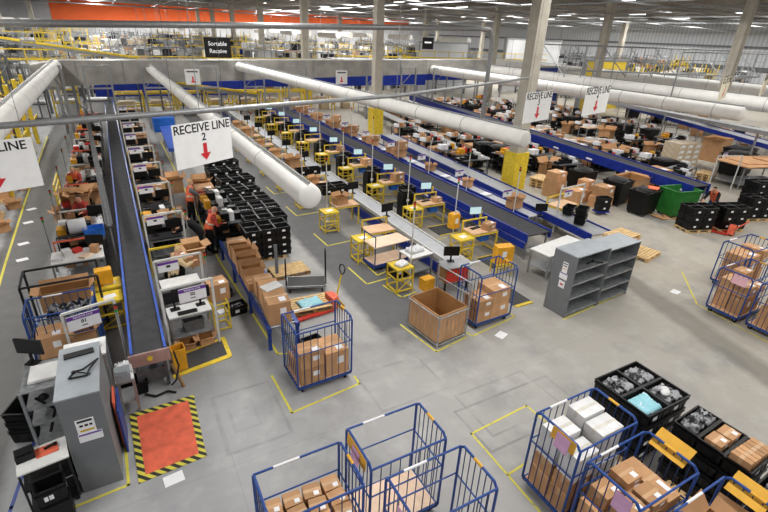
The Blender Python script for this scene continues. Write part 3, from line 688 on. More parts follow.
floor_line([(-.95,8.9),(-.93,7.02),(-1.75,6.95)], .06, 'yellow floor line around the grey cabinet beside orange mat')
floor_line([(6.75,13.5),(6.75,12.2),(8.2,12.7)], .08, 'yellow floor line around the flat plywood trolley')
floor_line([(6.6,11.5),(6.75,10.6),(7.3,10.7)], .08, 'yellow floor line around the near yellow wire stand')
for i, y in enumerate((12.9, 16.2, 19.7, 23.)):
    floor_line([(9.75,y-1.2),(9.75,y+.9),(10.9,y+1.1)], .07, 'yellow floor corner behind the %s yellow workbench from the near end' % nth(i))
    floor_line([(6.1,y+.2),(6.15,y-1.1),(7.2,y-1.0)], .07, 'yellow floor corner beside the %s tote bench left of the white belt' % nth(i))
    P = [Part('mat_top', MB().box(0, 0, .008, 1.0, .9, .016), 'mat_black'), Part('edges', MB().box(0, -.48, .008, 1.0, .07, .018).box(0, .48, .008, 1.0, .07, .018), 'yellow')]
    put(P, 'anti_fatigue_mat', 'black mat with yellow edges before the %s yellow workbench from the near end' % nth(i), 'mat', (11.2, y-1.5, 0), 0)
P = [Part('mat_top', MB().prism([(.1,9.72),(1.45,10.0),(1.45,10.75),(.1,10.35)], 0, .015), 'mat_black'), Part('edges', MB().prism([(.1,9.62),(1.45,9.86),(1.45,10.0),(.1,9.74)], 0, .02).prism([(.1,10.36),(1.45,10.68),(1.45,10.78),(.1,10.46)], 0, .02).prism([(1.38,9.9),(1.48,9.9),(1.48,10.75),(1.38,10.75)], 0, .019), 'yellow')]
put(P, 'anti_fatigue_mat', 'black floor mat with yellow edges at near end of the station 02', 'mat')
floor_line([(-2.45,8.9),(-2.64,7.4),(-2.75,6.6)], .07, 'dark blue floor line at the bottom left frame edge', 'blue')
P = [Part('mat_top', MB().prism([(9.6,8.7),(10.3,8.7),(10.3,9.6),(9.6,9.4)], 0, .015), 'mat_black'), Part('edges', MB().prism([(9.5,9.4),(10.3,9.6),(10.3,9.75),(9.5,9.55)], 0, .02).prism([(9.6,8.6),(10.3,8.6),(10.3,8.72),(9.6,8.72)], 0, .02), 'yellow')]
put(P, 'anti_fatigue_mat', 'black floor mat with yellow edges left of grey shelving', 'mat')
P = [Part('pad', MB().prism([(-.65,7.1),(.26,7.18),(.3,8.74),(-.71,8.7)], .0, .012), 'orange_red', 'worn orange red pad'),
     Part('hazard_border', MB().prism([(-.77,6.96),(.39,7.05),(.39,7.18),(-.77,7.09)], 0, .014).prism([(-.83,8.7),(.43,8.74),(.43,8.87),(-.83,8.83)], 0, .014).prism([(-.77,6.98),(-.65,6.98),(-.71,8.82),(-.83,8.82)], 0, .0145).prism([(.26,7.05),(.38,7.05),(.42,8.86),(.3,8.86)], 0, .0145), 'hazard', 'black and yellow striped tape border')]
put(P, 'floor_pad', 'orange red floor pad with black and yellow striped border', 'floor marking')
for i, (x, y, lab) in enumerate(((-.22,6.8,'just in front of the striped orange pad'), (1.72,12.1,'beside the station 02 cartons'), (-3.85,23.6,'farthest of four in the left aisle'), (-3.8,21.9,'second farthest in the left aisle'), (-3.72,19.6,'second nearest in the left aisle'), (-3.6,18.1,'nearest in the left aisle'), (1.85,19.5,'near feet of the far orange vest worker'), (8.2,7.7,'before the cage of two stacked cartons'), (15.2,7.1,'on the bare floor right of grey shelving'))):
    tag(link('floor_label', MB().box(0,0,.004,.33,.24,.004).mesh('floor_label', 'paper' if i != 8 else 'film'), None, (x,y,0), (.1, .3, .5, .4, .4, .3, .4, .35, .2)[i]), 'white paper label stuck on floor '+lab, 'label')

# ---------------------------------------------------------------- line 1: long belt and its stations
def belt_conveyor(name, label, a, b, w, z, side='blue_side', belt='belt', rail_h=.14, rail_t=.05, legs=2.5, end=None, leg_m='steel', drop=.0):
    a, b = Vector((*a, z)), Vector((*b, z)); d = (b-a).normalized(); n = Vector((-d.y, d.x, 0)); L = (b-a).length
    P = [Part('belt', MB().beam(a-Vector((0,0,.03)), b-Vector((0,0,.03)), w, .04), belt)]
    for s in (-1, 1): P.append(Part('side_rail', MB().beam(a+n*s*(w/2+rail_t/2)-Vector((0,0,rail_h/2-.04)), b+n*s*(w/2+rail_t/2)-Vector((0,0,rail_h/2-.04)), rail_t, rail_h), side))
    k = int(L/legs); 
    for i in range(k+1):
        c = a+d*(L*i/max(k,1)*.98+.1); g = MB()
        for s in (-1, 1): g.beam(c+n*s*w/2*.9-Vector((0,0,.12)), (c.x+n.x*s*w/2*.9, c.y+n.y*s*w/2*.9, 0), .06)
        g.beam(c+n*w/2*.9-Vector((0,0,z*.55)), c-n*w/2*.9-Vector((0,0,z*.55)), .04); P.append(Part('leg_frame', g, leg_m))
    if end: P.append(end)
    return put(P, name, label, 'conveyor')
endp = Part('end_plate', MB().box(-.27, 9.42, .86, .8, .05, .3), 'pink_steel', 'bare steel end plate', subs=[Part('round_sticker', MB().tube((-.27,9.385,.86), (-.27,9.394,.86), .06, 12), 'yellow')])
belt_conveyor('belt_conveyor', 'long black belt conveyor with light blue side rails beside RECEIVE LINE 2 sign', (-.27,9.45), (-.4,56), .6, 1.0, end=endp)
g = MB()
for x in (-.55, 0): g.beam((x,9.5,0), (x,9.5,.75), .07)
g.box(-.27, 9.75, .35, .6, .5, .3)
put([Part('motor_box', g, 'steel_dark')], 'conveyor_drive', 'dark steel drive unit under the near end of the black belt', 'motor')
# overhead cable tray left of the belt
g = MB(); g.beam((-.78,15.8,1.6), (-2.0,44,1.75), .14, .05); g.beam((-.87,15.8,1.64), (-2.09,44,1.8), .03, .1); g.beam((-.69,15.8,1.64), (-1.91,44,1.8), .03, .1)
g2 = MB()
for y in (16, 20.2, 24.): g2.beam((-.78-.0433*(y-16),y,0), (-.78-.0433*(y-16),y,1.58), .05)
g2.beam((-2.0,43.9,0), (-2.0,43.9,1.72), .05)
put([Part('tray', g, 'steel_dark'), Part('posts', g2, 'steel')], 'cable_tray', 'grey cable tray running along the left side of the black belt', 'cable tray')

def table_white(w, d, h=.9, shelf=True, top='white_top'):
    f = MB()
    for x in (-w/2+.03, w/2-.03):
        for y in (-d/2+.03, d/2-.03): f.beam((x,y,0), (x,y,h-.03), .05)
    for y in (-d/2+.03, d/2-.03): f.beam((-w/2,y,h-.06), (w/2,y,h-.06), .04); f.beam((-w/2,y,.3), (w/2,y,.3), .03)
    P = [Part('frame', f, 'steel'), Part('tabletop', MB().box(0, 0, h, w, d, .035), top)]
    if shelf: P.append(Part('lower_shelf', MB().box(0, 0, .32, w-.04, d-.06, .02), 'steel'))
    return P
def gantry(w=1.2, h=1.85, m='white_metal'):
    """two posts and a bar that carries the station sign"""
    return [Part('post', MB().beam((-w/2,0,0), (-w/2,0,h), .05), m), Part('post', MB().beam((w/2,0,0), (w/2,0,h), .05), m), Part('crossbar', MB().beam((-w/2,0,h), (w/2,0,h), .05), m)]
GAN = gantry(); SGN = {}
def station_right(i, y):
    """black shelving station on the right of the black belt"""
    n = nth(i); x0 = .75; far = i > 5
    lab = lambda s: s+', %s station right of black belt' % n
    put(gantry(1.15, 1.85) if not far else GAN, 'sign_gantry', lab('white post frame carrying a purple sign'), 'frame', (x0, y, 0), .12, 'station gantries right of the black belt')
    sg = sign_parts('RECEIVE LINE', '02') if i == 0 else SIGN_FAR
    put(sg, 'station_sign', lab('white sign with purple band') if i else 'white sign reading 02 under a purple band at nearest right station', 'sign', (x0-.25+.35*(i == 0), y-.045, 1.66 if i else 1.6), .12, 'station signs right of the black belt')
    put(WT if i < 2 else WT2, 'station_table', lab('white topped station table' if i < 2 else 'grey topped station table'), 'table', (x0, y+.48, 0), .05, 'station tables right of the black belt')
    for q in ((-1, 1) if i != 1 else ()): put(MONB, 'monitor', lab('%s black monitor' % ('left' if q < 0 else 'right')), 'monitor', (x0+q*.3, y+.55, .92), .1, 'monitors right of the black belt')
    if i == 0: return
    for q in range(2 if i != 1 else 0): put(EQ[(i+q) % 3], 'equipment_rack', lab('black shelf rack with devices, %s' % ('near one', 'far one')[q]), 'rack', (x0-.02, y+1.35+.8*q, 0), .06, 'black shelf racks right of the black belt')
    put(TOTE1, 'tote', lab('black tote on the floor'), 'tote', (x0+.0, y+2.6, 0), .06, 'black totes at the right hand stations')
    put(CARTON1[(i*2) % 6] if i % 2 else OPEN1[i % 6], 'carton', lab('brown carton'), 'box', (x0+.15, y+1.45, 1.02), .2, 'cartons at the right hand stations')
    if i != 2: put(CARTON1[(i+3) % 6], 'carton', lab('aisle side brown carton'), 'box', (x0+.72, y+1.2, .0), .1, 'cartons at the right hand stations')
    if not far: put(ANDON_S, 'signal_tower', lab('thin signal lamp post'), 'signal light', (x0+.66, y-.1, 0), 0, 'signal towers right of the black belt')
    b = MB().beam((-.6,0,.95), (.6,0,.95), .06); b.beam((-.6,0,0), (-.6,0,.95), .04).beam((.6,0,0), (.6,0,.95), .04).beam((-.6,0,.5), (.6,0,.5), .04); put(Part('rail', b, 'yellow'), 'yellow_barrier', lab('yellow barrier rail'), 'barrier', (x0, y+2.95, 0), .08, 'yellow rails right of the black belt')
    if i % 3 == 2: put(Part('box', MB().box(0,0,.16,.3,.24,.32), 'yellow_box'), 'yellow_bin', lab('yellow plastic bin'), 'bin', (x0-.3, y+1.3, 1.03), .1, 'yellow bins right of the black belt')
def eq_rack(seed, w_=1.05, d_=.7, fr='darkrail'):
    r = random.Random(seed); f = MB()
    for x in (-w_/2, w_/2):
        for y in (-d_/2, d_/2): f.beam((x,y,0), (x,y,1.02), .035)
    for z in (.15, .58, 1.0): f.beam((-w_/2,-d_/2,z), (w_/2,-d_/2,z), .03).beam((-w_/2,d_/2,z), (w_/2,d_/2,z), .03).beam((-w_/2,-d_/2,z), (-w_/2,d_/2,z), .03).beam((w_/2,-d_/2,z), (w_/2,d_/2,z), .03)
    P = [Part('frame', f, fr)]+[Part('shelf', MB().box(0,0,z+.01,w_,d_,.02), 'steel_dark' if z > .9 else 'black') for z in (.15, .58, 1.0)]
    for z in (.17, .6, 1.02):
        x = -w_/2+.02
        while x < w_/2-.18:
            bw = r.uniform(.16,.3); c = r.choice(('black','black','monitor','tote','tote','card_white','red','paper','carton','yellow_box') if z > .9 else ('black','tote','tote','carton')); hh = r.uniform(.1,.34)
            P.append(Part({'carton':'small_carton','card_white':'white_box','paper':'paper_stack','red':'red_box','yellow_box':'yellow_box'}.get(c, 'black_device'), MB().box(x+bw/2, r.uniform(-.1,.1), z+hh/2, bw*.9, r.uniform(.25,.5), hh), c)); x += bw
    return P
EQ = [eq_rack(s) for s in (3, 5, 8)]
WT2 = table_white(1.0, .55, .9, True, 'darkrail')
WT = table_white(1.0, .55, .9)
YS = [10.55, 12.15, 15.7, 19.2, 22.5, 26.0, 29.6, 33.2, 36.8, 40.4]
for i, y in enumerate(YS): station_right(i, y)
# the nearest right station in detail
put(KEYB, 'keyboard', 'black keyboard on the white table of station 02', 'keyboard', (.7, 10.85, .93), .05)
put(OPENS[5], 'carton', 'small open brown carton under the station 02 table, right one', 'box', (1.02, 10.75, .0), .1)
put(OPENS[5], 'carton', 'small open brown carton under the station 02 table, left one', 'box', (.58, 10.7, .0), -.1)
put([Part('bin_body', open_box(.5, .36, .3, .02, .9), 'steel_dark')], 'grey_plastic_crate', 'grey plastic crate on the lower shelf of station 02', 'crate', (.8, 11.05, .34), .1)
put(Part('bin', open_box(.3, .28, .6, .02, .95), 'yellow_box'), 'yellow_bin', 'tall yellow bin with white sheet beside the belt end', 'bin', (.3, 9.95, 0), .1)
put(carton_parts(.5, .5, .5), 'carton', 'dark brown carton standing behind the station 02 monitors', 'box', (1.55, 11.6, .75), .15)
for nm, y in (('near', 9.95), ('mid', 11.6)):
    f = MB()
    for x in (-.2, .2):
        f.beam((x,-.2,0), (x,-.2,.8), .035); f.beam((x,.2,0), (x,.2,.8), .035)
    for z in (.05, .45, .8): f.beam((-.2,-.2,z), (.2,-.2,z), .03); f.beam((-.2,.2,z), (.2,.2,z), .03); f.beam((-.2,-.2,z), (-.2,.2,z), .03); f.beam((.2,-.2,z), (.2,.2,z), .03)
    if nm == 'mid': put(Part('rack', f, 'yellow'), 'yellow_wire_rack', 'small yellow tube rack at the aisle side of station 02', 'rack', (1.5, y-.3, 0), .1)

def station_left(i, y):
    n = nth(i); x0 = -1.75; lab = lambda s: s+', %s white table left of black belt' % n
    put(table_white(1.35, .95, .9, True), 'packing_table', 'wide white packing table, %s from the near end left of black belt' % n, 'table', (x0, y, 0), .05, 'white packing tables left of the belt')
    put(Part('roller', MB().tube((-.62,0,1.2), (.62,0,1.2), .035, 8).beam((-.6,0,.9), (-.6,0,1.2), .03).beam((.6,0,.9), (.6,0,1.2), .03), 'white_metal' if i % 2 else 'orange_red'), 'roller_bar', lab('raised roller bar behind the'), 'roller', (x0, y+.55, 0), .05, 'roller bars of the left tables')
    if i < 7:
        put(ANDON_S, 'signal_tower', lab('red topped signal post beside the'), 'signal light', (x0-.76, y+.9, 0), 0, 'signal posts along the left aisle')
        put(MONB, 'monitor', lab('black monitor on the'), 'monitor', (x0+.5, y+.15, .92), -.3, 'monitors on the left tables')
    put(CARTON1[i % 6], 'carton', lab('brown carton behind the'), 'box', (x0-.2+.2*(i % 3), y+1.05, .0), .1, 'cartons behind the left tables')
    put(EQ[i % 3], 'equipment_rack', lab('black shelf rack behind the'), 'rack', (x0-.1, y+1.75, 0), .05, 'shelf racks behind the left tables')
    for q in range(5):
        w_, d_, h_, c = ((.3,.2,.08,'paper'),(.22,.3,.2,'card_white'),(.25,.18,.12,'red'),(.35,.22,.05,'ply_pale'),(.2,.2,.25,'carton'))[(q+i) % 5]
        put(Part('parcel', MB().box(0,0,h_/2,w_,d_,h_).box(0,0,h_,w_*.5,d_*.5,.006), c), 'parcel', 'small parcel, %s from left on the %s white table left of black belt' % (ORD[q], n), 'parcel', (x0-.5+.24*q, y+((q*7) % 3-1)*.22, .918), .3*q)
YL = [15.6, 18.5, 21.9, 25.3, 28.4, 31.5, 34.6, 37.7, 40.8]
for i, y in enumerate(YL): station_left(i, y)
put([Part('bubble_roll', MB().tube((-2.0,17.2,1.25), (-1.5,17.25,1.25), .24, 16), 'film', 'clear bubble wrap roll')], 'bubble_wrap_roll', 'big translucent roll of bubble wrap above the second left table', 'packaging roll')
put(Part('crate', open_box(.6, .45, .3, .02, .9), 'crate_blue'), 'blue_crate', 'blue crate beside the bubble wrap roll next to the belt', 'crate', (-1.3, 17.0, .93), .1)
for k, (x, y, z) in enumerate(((-1.75,20.2,.92), (-2.1,20.6,1.0), (-1.35,20.6,.92), (-2.35,20.1,.5))):
    put(OPENS[(k*3+3) % 6], 'carton', 'open brown carton, %s of the pile in front of the left orange vest worker' % nth(k), 'box', (x, y, z), .1*k)
f = MB()
for y in (-1., 1.): f.beam((0,y,0), (0,y,1.2), .06)
for z in (.3, .6, .9, 1.2): f.beam((0,-1.,z), (0,1.,z), .05)
put([Part('guard_rails', f, 'yellow')], 'yellow_guard', 'yellow and black guard frame beside the left orange vest worker', 'barrier', (-2.75, 23.6, 0), 0)

# left cage area near the camera
put([*roll_cage(1.25, .9, 1.75, 'bars', 'bars')], 'roll_cage', 'blue barred roll cage around the brown carton at far left', 'roll cage', (-1.8, 11.1, 0), .02)
put(carton_parts(.52, .55, .5), 'carton', 'large brown carton with a white label on the far left cage', 'box', (-2.05, 10.75, .75), .08)
put(carton_parts(.6, .7, .5, False), 'carton', 'plain carton under the labelled one in the far left cage', 'box', (-2.05, 10.9, .22), .0)
put(open_carton_parts(.4, .4, .45), 'carton', 'open brown carton standing below the station 01 sign', 'box', (-1.45, 10.75, .7), .1)
put(carton_parts(.5, .5, .4, False), 'carton', 'hidden carton supporting the one below the 01 sign', 'box', (-1.45, 10.8, .23), .0)
put(gantry(1.0, 1.75), 'sign_gantry', 'white bar frame carrying the 01 sign before the left roll cage', 'frame', (-1.25, 10.55, 0), .25)
put(sign_parts('RECEIVE LINE', '01'), 'station_sign', 'white sign reading 01 under a purple band at the left cage', 'sign', (-1.37, 10.45, 1.5), .25)
put([*roll_cage(1.6, .9, 1.5, None, 'rails')][:1]+[Part('black_frame', MB().path([(-.8,-.5,0),(-.8,-.5,1.5),(.8,-.5,1.5),(.8,-.5,0)], .03).path([(-.8,.5,0),(-.8,.5,1.5),(.8,.5,1.5),(.8,.5,0)], .03).path([(-.8,-.5,1.5),(-.8,.5,1.5)], .03), 'darkrail')], 'black_frame_cart', 'black tube frame cart behind the far left roll cage', 'cart', (-1.95, 13.1, 0), .03)
put(open_carton_parts(1.1, .5, .5, .4), 'carton', 'long open brown carton inside the black tube frame cart', 'box', (-1.95, 13.2, .55), .03)
put(Part('wrap', wrapped_goods(1.0, .5, 4, .18), 'plastic_wrap'), 'wrapped_parcels', 'clear plastic wrapped parcels in the back of the left roll cage', 'parcels', (-1.8, 12.2, .9), 0)
put(table_white(1.0, .5, .9), 'packing_table', 'narrow table holding plastic wrapped parcels behind the left cage', 'table', (-1.8, 12.2, 0), 0)
put(Part('box', MB().box(0,0,.2,.4,.28,.4), 'yellow_box'), 'yellow_bin', 'yellow bin on yellow rack beside the black belt, left side', 'bin', (-1.05, 13.4, .9), .1)
put(STAND, 'yellow_stand', 'yellow tube stand left of the belt behind the 01 sign', 'stand', (-1.0, 12.6, 0), .05)
put(STAND, 'yellow_stand', 'yellow tube stand under the yellow bin left of the belt', 'stand', (-1.0, 13.4, 0), .05)

# grey cabinet, its top things, the steel rack and scanner cart
c = MB().b2(-.3, .3, -.72, .72, 0, 2.0); 
P = [Part('cabinet_body', c, 'cab_grey'), Part('top_panel', MB().box(0, 0, 2.01, .62, 1.46, .025), 'cab_top'),
     Part('notice_sheet', MB().box(.0, -.724, 1.4, .26, .004, .3), 'paper', subs=[Part('print', MB().box(0, -.728, 1.51, .21, .003, .04).box(-.06,-.728,1.42,.05,.003,.04).box(.01,-.728,1.42,.05,.003,.04).box(.075,-.728,1.42,.04,.003,.04), 'text_black'), Part('yellow_print', MB().box(.01, -.728, 1.32, .2, .003, .035), 'label_colors')]),
     Part('notice_sheet', MB().box(.03, -.726, 1.17, .34, .005, .17), 'paper', subs=[Part('purple_band', MB().box(.03, -.7295, 1.235, .32, .003, .03), 'purple')])]
put(P, 'metal_cabinet', 'tall grey metal cabinet with notices on its side, beside orange pad', 'cabinet', (-1.3, 7.9, 0), .0)
put(Part('board', MB().box(0,0,.55,.03,.5,1.1), 'orange_red'), 'leaning_board', 'narrow orange board against the belt side of grey cabinet', 'board', (-.95, 8.2, 0), .0)
put(Part('board', MB().box(0,0,.5,.03,.7,1.0), 'blue'), 'leaning_board', 'dark blue panel against the belt side of grey cabinet', 'board', (-.9, 8.15, 0), .0)
put(TOTE1, 'tote', 'black tote on the floor between grey cabinet and belt drive', 'tote', (-.72, 9.55, 0), .1)
put(Part('hose', MB().path([(.05,9.3,.1),(.15,9.1,.35),(.25,9.25,.6),(.2,9.4,.9)], .02).path([(-.5,9.3,.05),(-.3,9.15,.03),(-.05,9.2,.04),(.1,9.1,.02)], .025), 'rubber'), 'cable_loop', 'black cables hanging at the near end of the black belt', 'cable')
put(Part('strut', MB().beam((.28,9.25,0),(.12,9.45,.55),.05), 'wood_dark'), 'wooden_strut', 'brown strut on floor between orange pad and black mat', 'strut')
put(KEYB, 'keyboard', 'black keyboard on top of the tall grey cabinet', 'keyboard', (-1.3, 8.35, 2.023), .1)
hm = MB().path([(-.2,-.1,.02),(.05,-.12,.02),(.1,.05,.03),(.22,.25,.05)], .015).path([(-.2,-.1,.02),(-.12,.05,.03),(.0,.08,.02),(.22,.25,.05)], .015).path([(-.12,.05,.03),(.1,-.1,.02)], .012).ball((-.13,.02,.04), .04, .04, .03)
put(Part('holder', hm, 'black'), 'scanner_holder', 'black bent wire scanner holder on top of grey cabinet', 'scanner holder', (-1.22, 7.75, 2.025), 0)
put([*table_white(.34, .5, .85)], 'side_table', 'small steel side table right of the grey cabinet by the belt', 'table', (-.78, 9.1, 0), .05)
put(Part('bag', wrapped_goods(.3, .3, 8, .16), 'film'), 'plastic_bag', 'white plastic bag on the small side table by grey cabinet', 'bag', (-.78, 9.2, .87), .1)
put(Part('printer', MB().box(0,0,.1,.26,.3,.2).box(0,-.08,.22,.2,.1,.04), 'cab_top'), 'label_printer', 'grey printer on the small side table by grey cabinet', 'printer', (-.78, 8.93, .87), .0)
put(ANDON_S, 'signal_tower', 'signal post with red top between grey cabinet and black belt', 'signal light', (-.72, 10.1, 0))
put(Part('roll', MB().tube((-.2,0,0), (.2,0,0), .07, 14), 'paper'), 'label_roll', 'white paper roll lying behind the keyboard on the cabinet', 'paper roll', (-1.2, 9.0, 1.75), .15)
put(table_white(.7, .6, 1.65), 'shelf_table', 'tall narrow shelf carrying the white paper roll', 'shelf', (-1.3, 9.05, 0), 0)
f = MB()
for x in (-.28, .28):
    for y in (-.45, .45): f.beam((x,y,0), (x,y,1.5), .045)
for z in (.3, .75, 1.1, 1.48):
    f.box(0, 0, z, .56, .9, .02)
put([Part('rack_frame', f, 'galv'), Part('hoses', MB().path([(-.1,-.4,1.3),(.1,-.3,.9),(-.05,-.4,.5)], .025).ball((0,-.35,1.25), .09,.07,.07), 'black'), Part('white_tray', MB().box(.05, 0, 1.53, .45, .5, .05), 'white_top')], 'steel_shelf_rack', 'open steel shelf rack crowded with tools left of grey cabinet', 'rack', (-2.0, 8.8, 0), 0)
put(MONB, 'monitor', 'black monitor seen from behind on the left steel rack', 'monitor', (-2.15, 9.25, 1.5), 2.6)
for k in range(3): put(TOTE, 'tote', 'black tote in the stack at far left frame edge, %s' % ('lowest', 'middle', 'topmost')[k], 'tote', (-2.5, 9.15, .02+.2*k), 1.2)
P = [Part('worktop', MB().box(0, 0, 1.0, .68, .5, .03), 'white_top'), Part('shelf', MB().box(0, 0, .6, .66, .46, .02), 'black'), Part('base', MB().box(0, 0, .12, .66, .46, .04), 'black'),
     Part('frame', (lambda b: [b.beam((x,y,.1), (x,y,1.), .03) for x in (-.32,.32) for y in (-.22,.22)] and b)(MB()), 'darkrail'), Part('push_handle', MB().path([(-.2,-.25,.95),(-.2,-.38,.9),(.2,-.38,.9),(.2,-.25,.95)], .015), 'black')]
for x in (-.28, .28):
    for y in (-.18, .18): m_ = MB(); caster(m_, x, y, .05); P.append(Part('wheel', m_, ['rubber','steel']))
put(P, 'scanner_cart', 'small black and white scanner cart in the bottom left corner', 'cart', (-1.98, 7.25, 0), .15)
put(Part('sheet', MB().box(0,0,0,.3,.22,.012), 'orange_red'), 'orange_folder', 'orange folder on the small scanner cart', 'folder', (-1.92, 7.33, 1.024), .2)
put(Part('printer', MB().box(0,0,.06,.25,.22,.12).box(0,-.06,.13,.2,.05,.02), 'black'), 'label_printer', 'black label printer on the small scanner cart', 'printer', (-2.2, 7.32, 1.016), .2)
put(Part('scanner', MB().tube((0,0,.02), (.12,.03,.03), .02, 8).ball((.14,.03,.03),.04,.03,.03), 'black'), 'hand_scanner', 'black hand scanner lying on the orange folder', 'scanner', (-1.95, 7.34, 1.032), .1)
put(tote_sized(.4, .3, .35), 'tote', 'small black bin hooked at the front of scanner cart', 'tote', (-1.9, 6.8, .5), .15)
put(Part('box', MB().box(0,0,.25,.4,.34,.5), 'black'), 'battery_box', 'black box on the floor under the hooked bin of scanner cart', 'box', (-1.9, 6.8, 0), .15)

# left aisle racks
for i, y in enumerate((17.4, 20.0, 22.8, 25.6)):
    put([Part('shelf_box', MB().box(0,0,.05,.9,1.2,.1), 'wood'), Part('stacked_flats', MB().box(0,0,.5,.7,.9,.8), 'carton')], 'pallet_of_flat_cartons', 'pallet of flat brown cartons on left aisle edge, %s from the near end' % nth(i), 'pallet', (-5.15, y, 0), .06, 'pallets along the left aisle')
    put(OPENS[(5,2,4,5)[i]], 'carton', 'open carton tipped against the left aisle line, %s from the near end' % nth(i), 'box', (-4.5, y+1.2, 0), .5)
for i in range(5):
    y = 27+i*3.0; f = MB()
    for z in (1.4, 2.8): f.beam((-1.6,-1.4,z), (-1.6,1.4,z), .1).beam((0,-1.4,z), (0,1.4,z), .1)
    up = MB(); up.beam((0,-1.4,0), (0,-1.4,4.2), .2).beam((-1.6,-1.4,0), (-1.6,-1.4,4.2), .2)
    for z in (.6, 1.6, 2.6): up.beam((0,-1.4,z), (-1.6,-1.4,z+.6), .05)
    put([Part('beams', f, 'yellow'), Part('uprights', up, 'yellow')], 'storage_rack', 'yellow pallet rack bay left of the aisle, %s from the near end' % nth(i), 'rack', (-4.75, y, 0), 0, 'yellow rack bays in the left aisle')
    for q in range(2): put(CARTON1[(i+q) % 6], 'carton', 'carton on the left yellow rack, bay %s, %s shelf' % (nth(i), ('lower', 'upper')[q]), 'box', (-5.4, y, 1.46+1.4*q), .1, 'cartons on the yellow rack')

# ---------------------------------------------------------------- line 2: tote blocks, carton row, trolleys
BLK = [(3.85,15.15,0),(4.1,16.25,.0),(4.15,17.3,0),(4.1,18.4,0),(4.05,19.8,.1),(4.25,21.4,.1),(4.05,23.0,.1),(4.3,24.8,.1)]
NT = 0
TB = tote_mb(.5, .45, .26); TBP = Part('tote', MB.add(TB, [(-.05,-.226,.1),(.06,-.226,.1),(.06,-.226,.18),(-.05,-.226,.18)], [(0,1,2,3)], 2), ['tote', 'tote_in', 'paper'])
FILL = [Part('wrapped_goods', wrapped_goods(.42, .37, s, .05), 'plastic_wrap') for s in (1, 2)]
for bi, (bx, by, rz) in enumerate(BLK):
    put(PALLET1, 'pallet', 'pallet carrying the %s block of black totes from the camera on Receive line 2' % nth(bi), 'pallet', (bx, by, 0), rz, 'pallets under the totes')
    lv = 4 if bi < 6 else 4
    for z in range(lv):
        for ix in range(3):
            for iy in range(2):
                c, s = math.cos(rz), math.sin(rz); lx, ly = (ix-1)*.515, (iy-.5)*.465
                put(TBP, 'tote', 'black tote, %s layer of the %s tote block on Receive line 2, %s row, %s' % (('bottom', 'second', 'third', 'top')[z], nth(bi), ('front', 'back')[iy], ('left', 'middle', 'right')[ix]), 'tote', (bx+c*lx-s*ly, by+s*lx+c*ly, .146+z*.262), rz, 'stacked black totes of Receive line 2')
    if bi in (2,):
        for q in range(3): put(FILL[q % 2], 'wrapped_goods', 'clear wrapped goods in top tote, third block, %s' % ('left', 'middle', 'right')[q], 'parcel', (bx+(q-1)*.515, by-.23, 1.06), 0)
# roller table with cartons
g = MB(); g.b2(2.35, 2.43, 9.65, 15.6, .55, .67); g.b2(3.05, 3.15, 9.65, 15.6, .55, .67)
for y in (9.7, 11.6, 13.6, 15.4): g.b2(2.35, 2.43, y, y+.08, 0, .6); g.b2(3.07, 3.15, y, y+.08, 0, .6)
r_ = MB()
for k in range(39): r_.tube((2.41,9.75+k*.15,.64), (3.07,9.75+k*.15,.64), .028, 6)
put([Part('frame', g, 'blue'), Part('rollers', r_, 'steel')], 'roller_table', 'long blue framed roller table carrying cartons beside the tote blocks', 'conveyor')
def row(items, y0, x, z, lab):
    y = y0
    for i, (w_, d_, h_, kind) in enumerate(items):
        T = {'c': carton_parts, 'p': lambda a, b_, c_: carton_parts(a, b_, c_, False), 'o': open_carton_parts, 'h': lambda a, b_, c_: open_carton_parts(a, b_, c_, .3, (1.5,.2,1.45,1.1))}[kind](w_, d_, h_)
        put(T, 'carton', ('open' if kind in 'oh' else 'closed')+' brown carton, %s from the near end %s' % (nth(i), lab), 'box', (x+rnd.uniform(-.06,.06), y+d_/2, z), rnd.uniform(-.08,.08)); y += d_+.04
row([(.55,.75,.6,'c'), (.5,.62,.55,'c'), (.48,.4,.5,'p'), (.6,.5,.25,'c'), (.58,.5,.32,'h'), (.62,.5,.38,'h'), (.62,.55,.4,'h'), (.6,.5,.36,'h'), (.55,.45,.35,'c')], 9.75, 2.74, .68, 'of the blue roller table')
put(Part('sheet', MB().box(0,0,0,.5,.35,.02), 'card_white'), 'white_parcel', 'flat white parcel lying across two near cartons on roller table', 'parcel', (2.75, 10.62, 1.3), .3)
for k in range(5):
    put(EQ[k % 3], 'equipment_rack', 'low black rack left of the tote blocks, %s from the near end' % nth(k), 'rack', (2.85, 16.5+.85*k, -.0), PI/2*0+.05, 'low black racks beside the tote blocks')
row([(.8,.7,.9,'c'), (.8,.6,.8,'c'), (.7,.6,.8,'o'), (.7,.6,.7,'c')], 21.0, 2.85, .0, 'of the floor group beyond the roller table')
for k, (x, y) in enumerate(((2.1,12.9),(2.3,11.85),(2.75,9.2))): put(tote_sized(.5,.36,.28), 'tote', ('black tote on floor below the white parcels left of roller table','black tote of small parts on the floor at yellow line','black tote on the floor behind the lone blue cage')[k], 'tote', (3.35 if k == 2 else x-.25, y+.15*(k == 2), 0), .15)
for k in range(2): put(FILL[k], 'wrapped_goods', 'clear wrapped goods inside the %s black tote at yellow line' % ('far', 'near')[k], 'parcel', ((1.86,2.05)[k], (12.9,11.85)[k], .17), .15)
put(PALLET, 'pallet', 'empty light wooden pallet just before the nearest tote block', 'pallet', (4.15, 13.6, 0), .05)
put(PALLET, 'pallet', 'wooden pallet on pallet truck behind the lone blue cage', 'pallet', (4.0, 11.15, .08), -.05)
put(Part('film', wrapped_goods(.7, .5, 9, .08), 'teal_wrap'), 'torn_wrap', 'torn plastic wrap lying on the pallet behind the blue cage', 'plastic film', (3.95, 11.1, .23), .1)
